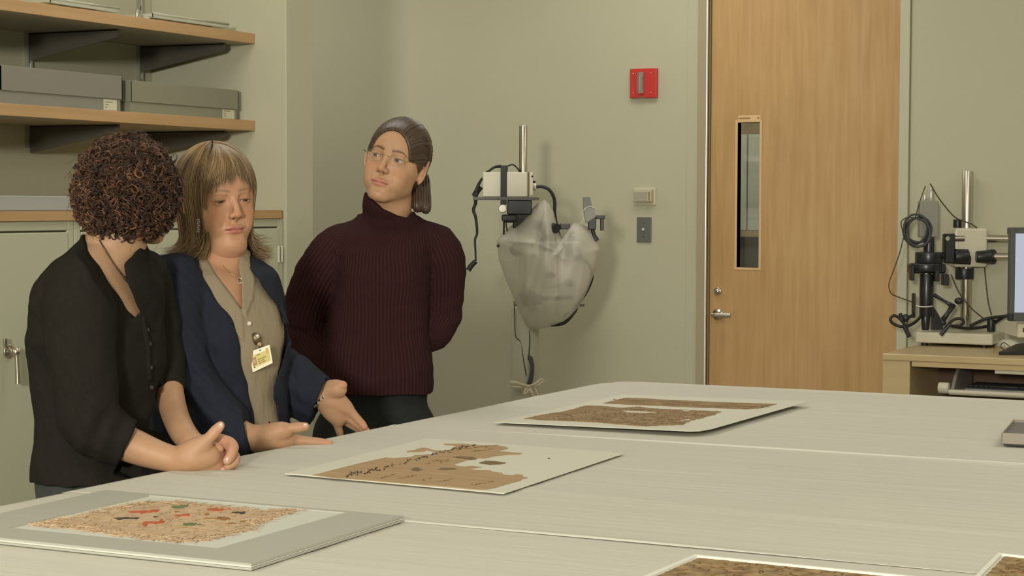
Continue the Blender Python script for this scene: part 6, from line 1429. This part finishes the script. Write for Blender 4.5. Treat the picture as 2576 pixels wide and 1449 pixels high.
V, Q = hand(P1, (365, 1245, -.30), (670, 955, .22), ([(425, 965, .11), (436, 1030, .04), (457, 1082, -.05), (484, 1118, -.10)], [.027, .0270, .0255, .0225]),
    [([(484, 1118, -.10), (515, 1135, -.115), (548, 1128, -.12)], [.0225, .0225, .017]), ([(490, 1130, -.09), (520, 1152, -.10), (550, 1160, -.11)], [.02, .02, .015])],
    [([(545, 1106, -.125), (562, 1108, -.135), (580, 1114, -.145), (588, 1126, -.155), (584, 1138, -.165)], [.0125, .0112, .0102, .0096, .0078]),
     ([(550, 1118, -.12), (572, 1120, -.14), (584, 1132, -.16), (580, 1148, -.172), (571, 1160, -.176)], [.0120, .0108, .0100, .0094, .0078]),
     ([(552, 1135, -.115), (582, 1140, -.135), (592, 1152, -.15), (586, 1166, -.16), (572, 1174, -.165)], [.0115, .0100, .0095, .0088, .0072]),
     ([(550, 1150, -.115), (578, 1160, -.135), (584, 1170, -.148), (572, 1180, -.155), (560, 1183, -.158)], [.0105, .0092, .0088, .0080, .0068]),
     ([(520, 1128, -.12), (540, 1126, -.145), (552, 1130, -.155)], [.0125, .0105, .009])])
body1.append((V, Q, skincol(V, tips=[(tipc(570, 1158, -.184), .008, (.74, .46, .37), .9), (tipc(560, 1181, -.165), .007, (.70, .42, .33), .8), (tipc(578, 1130, -.15), .04, (.64, .30, .22), .5)])))
S1n, S1f = P1.L(205, 700, -.14), P1.L(355, 690, .16)
cb = coarse_body(P1, P1.L(250, 700)[0], .01, 0, P1.L(280, 720)[2], 0, math.radians(63), [[S1n, P1.L(220, 1040, -.17)], [S1f, P1.L(395, 900, .15)]], P1.L(270, 1180)[2])
body1.append((*cb, skincol(cb[0]))); finish_body(P1, body1)
m_blk = knit('black_fine_knit', (.0185, .0165, .0135)); s = SDF((-.24, -.27, P1.L(0, 1200)[2]-.01), (.24, .27, P1.L(0, 575)[2]), .0033); s.add(torso(P1, rows1, yaw1, .16)); s.add(cap(P1.L(280, 640, .0), P1.L(275, 690, .0), .062, .085), .04)
pchain(P1, s, [(214, 698, -.13), (202, 785, -.155), (208, 900, -.165), (218, 1000, -.17), (232, 1068, -.17), (275, 1095, -.16), (322, 1117, -.153)], [.056, .060, .057, .053, .050, .045, .0385], .02, 6)
pchain(P1, s, [(350, 690, .14), (378, 780, .16), (398, 880, .16), (413, 945, .13), (424, 990, .10)], [.055, .050, .043, .037, .031], .02, 6)
for c, d_ in (((322, 1117, -.153), (290, 1103, -.157)), ((424, 985, .10), (419, 935, .115))):
    a, b = P1.L(*c), P1.L(*d_); dr = (a-b)/np.linalg.norm(a-b); q_ = Vector(dr).to_track_quat('Z', 'Y').to_matrix(); s.cut(bx(a+dr*.05, (.07, .07, .05), np.array(q_)), .0015)
vneck = [(195, 560), (214, 592), (237, 629), (270, 668), (303, 720), (335, 776), (350, 797), (364, 783), (352, 740), (338, 690), (331, 664), (343, 634), (410, 560)]
s.cut(poly2(pp(P1, vneck), -.5, .18), .006)
s.disp(snoise(21, .14, .0026)).disp(snoise(22, .05, .0012)); e1_ = P1.L(262, 1085, -.2)
s.disp(lambda X, Y, Z: -.0030*np.sin((X-e1_[0])*150-(Z-e1_[2])*60)*np.exp(-((X-e1_[0])**2+(Z-e1_[2])**2)/.0035))
V, Q = s.mesh(); Vk = V; P1.obj('cardigan', V, Q, m_blk)
# button band with buttons, neck rib
m = MB(); m.tube(spline([surf(P1, V, x, y, -.001) for x, y in ((357, 797), (364, 830), (370, 866), (373, 920), (376, 960))], 6), 1, 8, flat=(.006, .0012)); P1.mb(m, 'button_band', m_blk)
for x, y in ((370, 830), (376, 866), (379, 925), (381, 975)): bt(P1, V, x, y, .0052, mat('black_button', (.013, .012, .010), .6), 'button')
m_trg = mat('grey_trousers', (.042, .047, .045), .9, noise=(80., .12), bump=(30., .0015))
legs(P1, P1.L(252, 1200, .01)*[1, 1, 0], P1.L(262, 1215)[2]+.05, .155, m_trg, None, yaw=math.radians(63))
m = MB(); m.tube(spline([P1.L(x, y, dt) for x, y, dt in ((250, 596, -.075), (262, 625, -.10), (285, 662, -.12), (306, 692, -.125), (320, 710, -.125), (331, 712, -.118), (334, 695, -.10), (330, 668, -.08))], 6), .0011, 6)
npts = [surf(P1, Vh1, x, y, .0022, 5) for x, y in ((250, 604), (262, 625), (285, 662), (306, 692), (320, 710), (331, 712), (334, 695), (331, 672))]
m.bm.free(); m = MB(); m.tube(spline(npts, 6), .0013, 6)
for i in range(5): m.sphere(surf(P1, Vh1, 310+i*5, 696+i*4, .003, 5), .0028, 6)
for i in range(5): m.sphere(surf(P1, Vh1, 333-i*.6, 712-i*9, .003, 5), .0026, 6)
P1.mb(m, 'necklace', mat('bronze_beads', (.10, .075, .035), .35, .5))
# curls: springy locks round a dark inner mass
r = np.random.RandomState(9); pa, ra, co = [], [], []; T = 34; hcen = P1.L(318, 468, .0)
face = R1 @ np.array([0, -1., 0])
def curl_len(d): return 1.0
K = 0; T = 40
while K < 2350:
    d = r.normal(size=3); d /= np.linalg.norm(d)
    if d[2] < -.86: continue
    fdot = d @ face/.94
    if fdot > .80 and d[2] < .25: continue
    if fdot > .62 and d[2] < -.30: continue
    if d[2] < .1 and r.rand() < .25: continue
    K += 1; ext = np.array([.113, .113, .120])*r.uniform(.86, 1.0)
    if d[2] < .2: ext = ext*np.array([1.02, 1.02, 1.0])
    p0 = hcen+d*np.array([.074, .074, .084]); p1 = hcen+d*ext; L0 = np.linalg.norm(p1-p0)
    long = r.rand() < .65; hang = np.array([d[0]*.012, d[1]*.012, -1.])*(r.uniform(.020, .050) if long else r.uniform(.002, .018))
    side = np.cross(d, r.normal(size=3)); side /= np.linalg.norm(side); t = np.linspace(0, 1, T)[:, None]
    mid = p0+(p1-p0)*np.sin(t*math.pi/2)+hang*t**1.8+side*r.uniform(-.02, .02)*t
    # comb over the ball of hair so that locks lie on it rather than stick out
    q_ = (mid-hcen)/np.array([.116, .116, .122]); ln = np.linalg.norm(q_, axis=1)[:, None]; mid = np.where(ln > 1, hcen+(mid-hcen)/ln, mid)
    turns = r.uniform(1.3, 3.0); hr = r.uniform(.0040, .0095)*np.clip(t*2.2, .25, 1); ph = r.uniform(0, 6.3)+turns*2*math.pi*t*(1 if r.rand() < .5 else -1)
    tg = np.gradient(mid, axis=0); tg /= np.linalg.norm(tg, axis=1)[:, None]; a1 = np.cross(tg, [.3, .1, .95]); a1 /= np.linalg.norm(a1, axis=1)[:, None]+1e-9; a2 = np.cross(tg, a1)
    b = r.rand(); base = (np.array((.046, .025, .016)) if b < .42 else np.array((.092, .046, .026)) if b < .78 else np.array((.19, .092, .048)))*(1.35 if d[0] < -.55 else 1)
    for m_ in range(4):
        ph2 = ph+r.normal()*.22; hr2 = hr*r.uniform(.8, 1.15); path = mid+hr2*(a1*np.cos(ph2)+a2*np.sin(ph2))+r.normal(size=3)*.0007
        zf = P1.L(300, 622)[2]+.014*r.rand()+np.clip(hcen[0]-.035-path[:, 0], 0, 1)*.55+np.clip(path[:, 0]-hcen[0]-.03, 0, 1)*.25; path[:, 2] = np.where(path[:, 2] < zf, zf+(path[:, 2]-zf)*.15, path[:, 2])
        w_ = r.uniform(.00055, .0010); pa.append(path); ra.append(w_*np.concatenate([np.ones(T-7), np.linspace(1, .4, 7)])); co.append(base*r.uniform(.7, 1.3))
for k in range(420):      # loose fine hairs standing off the curls
    d = r.normal(size=3); d /= np.linalg.norm(d)
    if d[2] < -.7 or (d @ face/.94 > .6 and d[2] < .2): continue
    t = np.linspace(0, 1, T)[:, None]; mid = hcen+d*np.array([.113, .113, .118])*(.9+.17*t)+np.cross(d, r.normal(size=3))*.02*t**1.5-np.array([0, 0, .012])*t**2; ph = t*2*math.pi*r.uniform(.8, 2.2)+r.uniform(0, 6)
    a1 = np.cross(d, [.3, .1, .95]); a2 = np.cross(d, a1); pa.append(mid+.006*(a1*np.cos(ph)+a2*np.sin(ph))); ra.append(np.full(T, .0003)); co.append(np.array((.11, .055, .030))*r.uniform(.6, 1.3))
V, Q, C_ = strands(pa, ra, co, 3)
s = SDF(hcen-.14, hcen+.14, .004); s.add(ell(hcen+[.002, 0, .004], (.090, .092, .092))); s.cut(ell(hc1+face*.105+[0, 0, -.03], (.055, .055, .085)), .01); s.cut(bx(hcen+[0, 0, -.15], (.2, .2, .055)), .01); s.disp(snoise(31, .03, .004)); Vc, Qc = s.mesh()
Vj, Qj = joinq((V, Q), (Vc, Qc)); P1.obj('hair', Vj, Qj, m_hairm, attrs={'col': np.concatenate([C_, np.tile((.022, .011, .007), (len(Vc), 1))])}, label='short curly dark brown hair')
add_eyes(P1, hmat(R1, hc1), P1.e, (.1, .07, .04))
m_nail = mat('fingernail', (.56, .36, .27), .25, spec=.5)
def nail(P, V, x, y, dx, dy, ln=.0068, wd=.0052):
    c = surf(P, V, x, y, -.0002, 2.5); a = P.L(x+dx, y+dy)-P.L(x, y); a /= np.linalg.norm(a); v_ = np.array([0, -1., 0]); v_ = v_-a*(v_@a); v_ /= np.linalg.norm(v_); b = np.cross(a, v_)
    m = MB(); m.sphere(tuple(c), (ln, wd, .0013), 8, Matrix(((a[0], b[0], v_[0]), (a[1], b[1], v_[1]), (a[2], b[2], v_[2])))); P.mb(m, 'fingernail', m_nail)
HV1 = np.concatenate([b_[0] for b_ in body1[2:4]]); HV2 = np.concatenate([b_[0] for b_ in body2[2:4]])
nail(P1, HV1, 555, 1071, 6, -8, .0068, .0060); nail(P1, HV1, 571, 1157, -3, 9, .0062, .0048); nail(P2, HV2, 768, 1070, 10, -1, .0062, .0052)
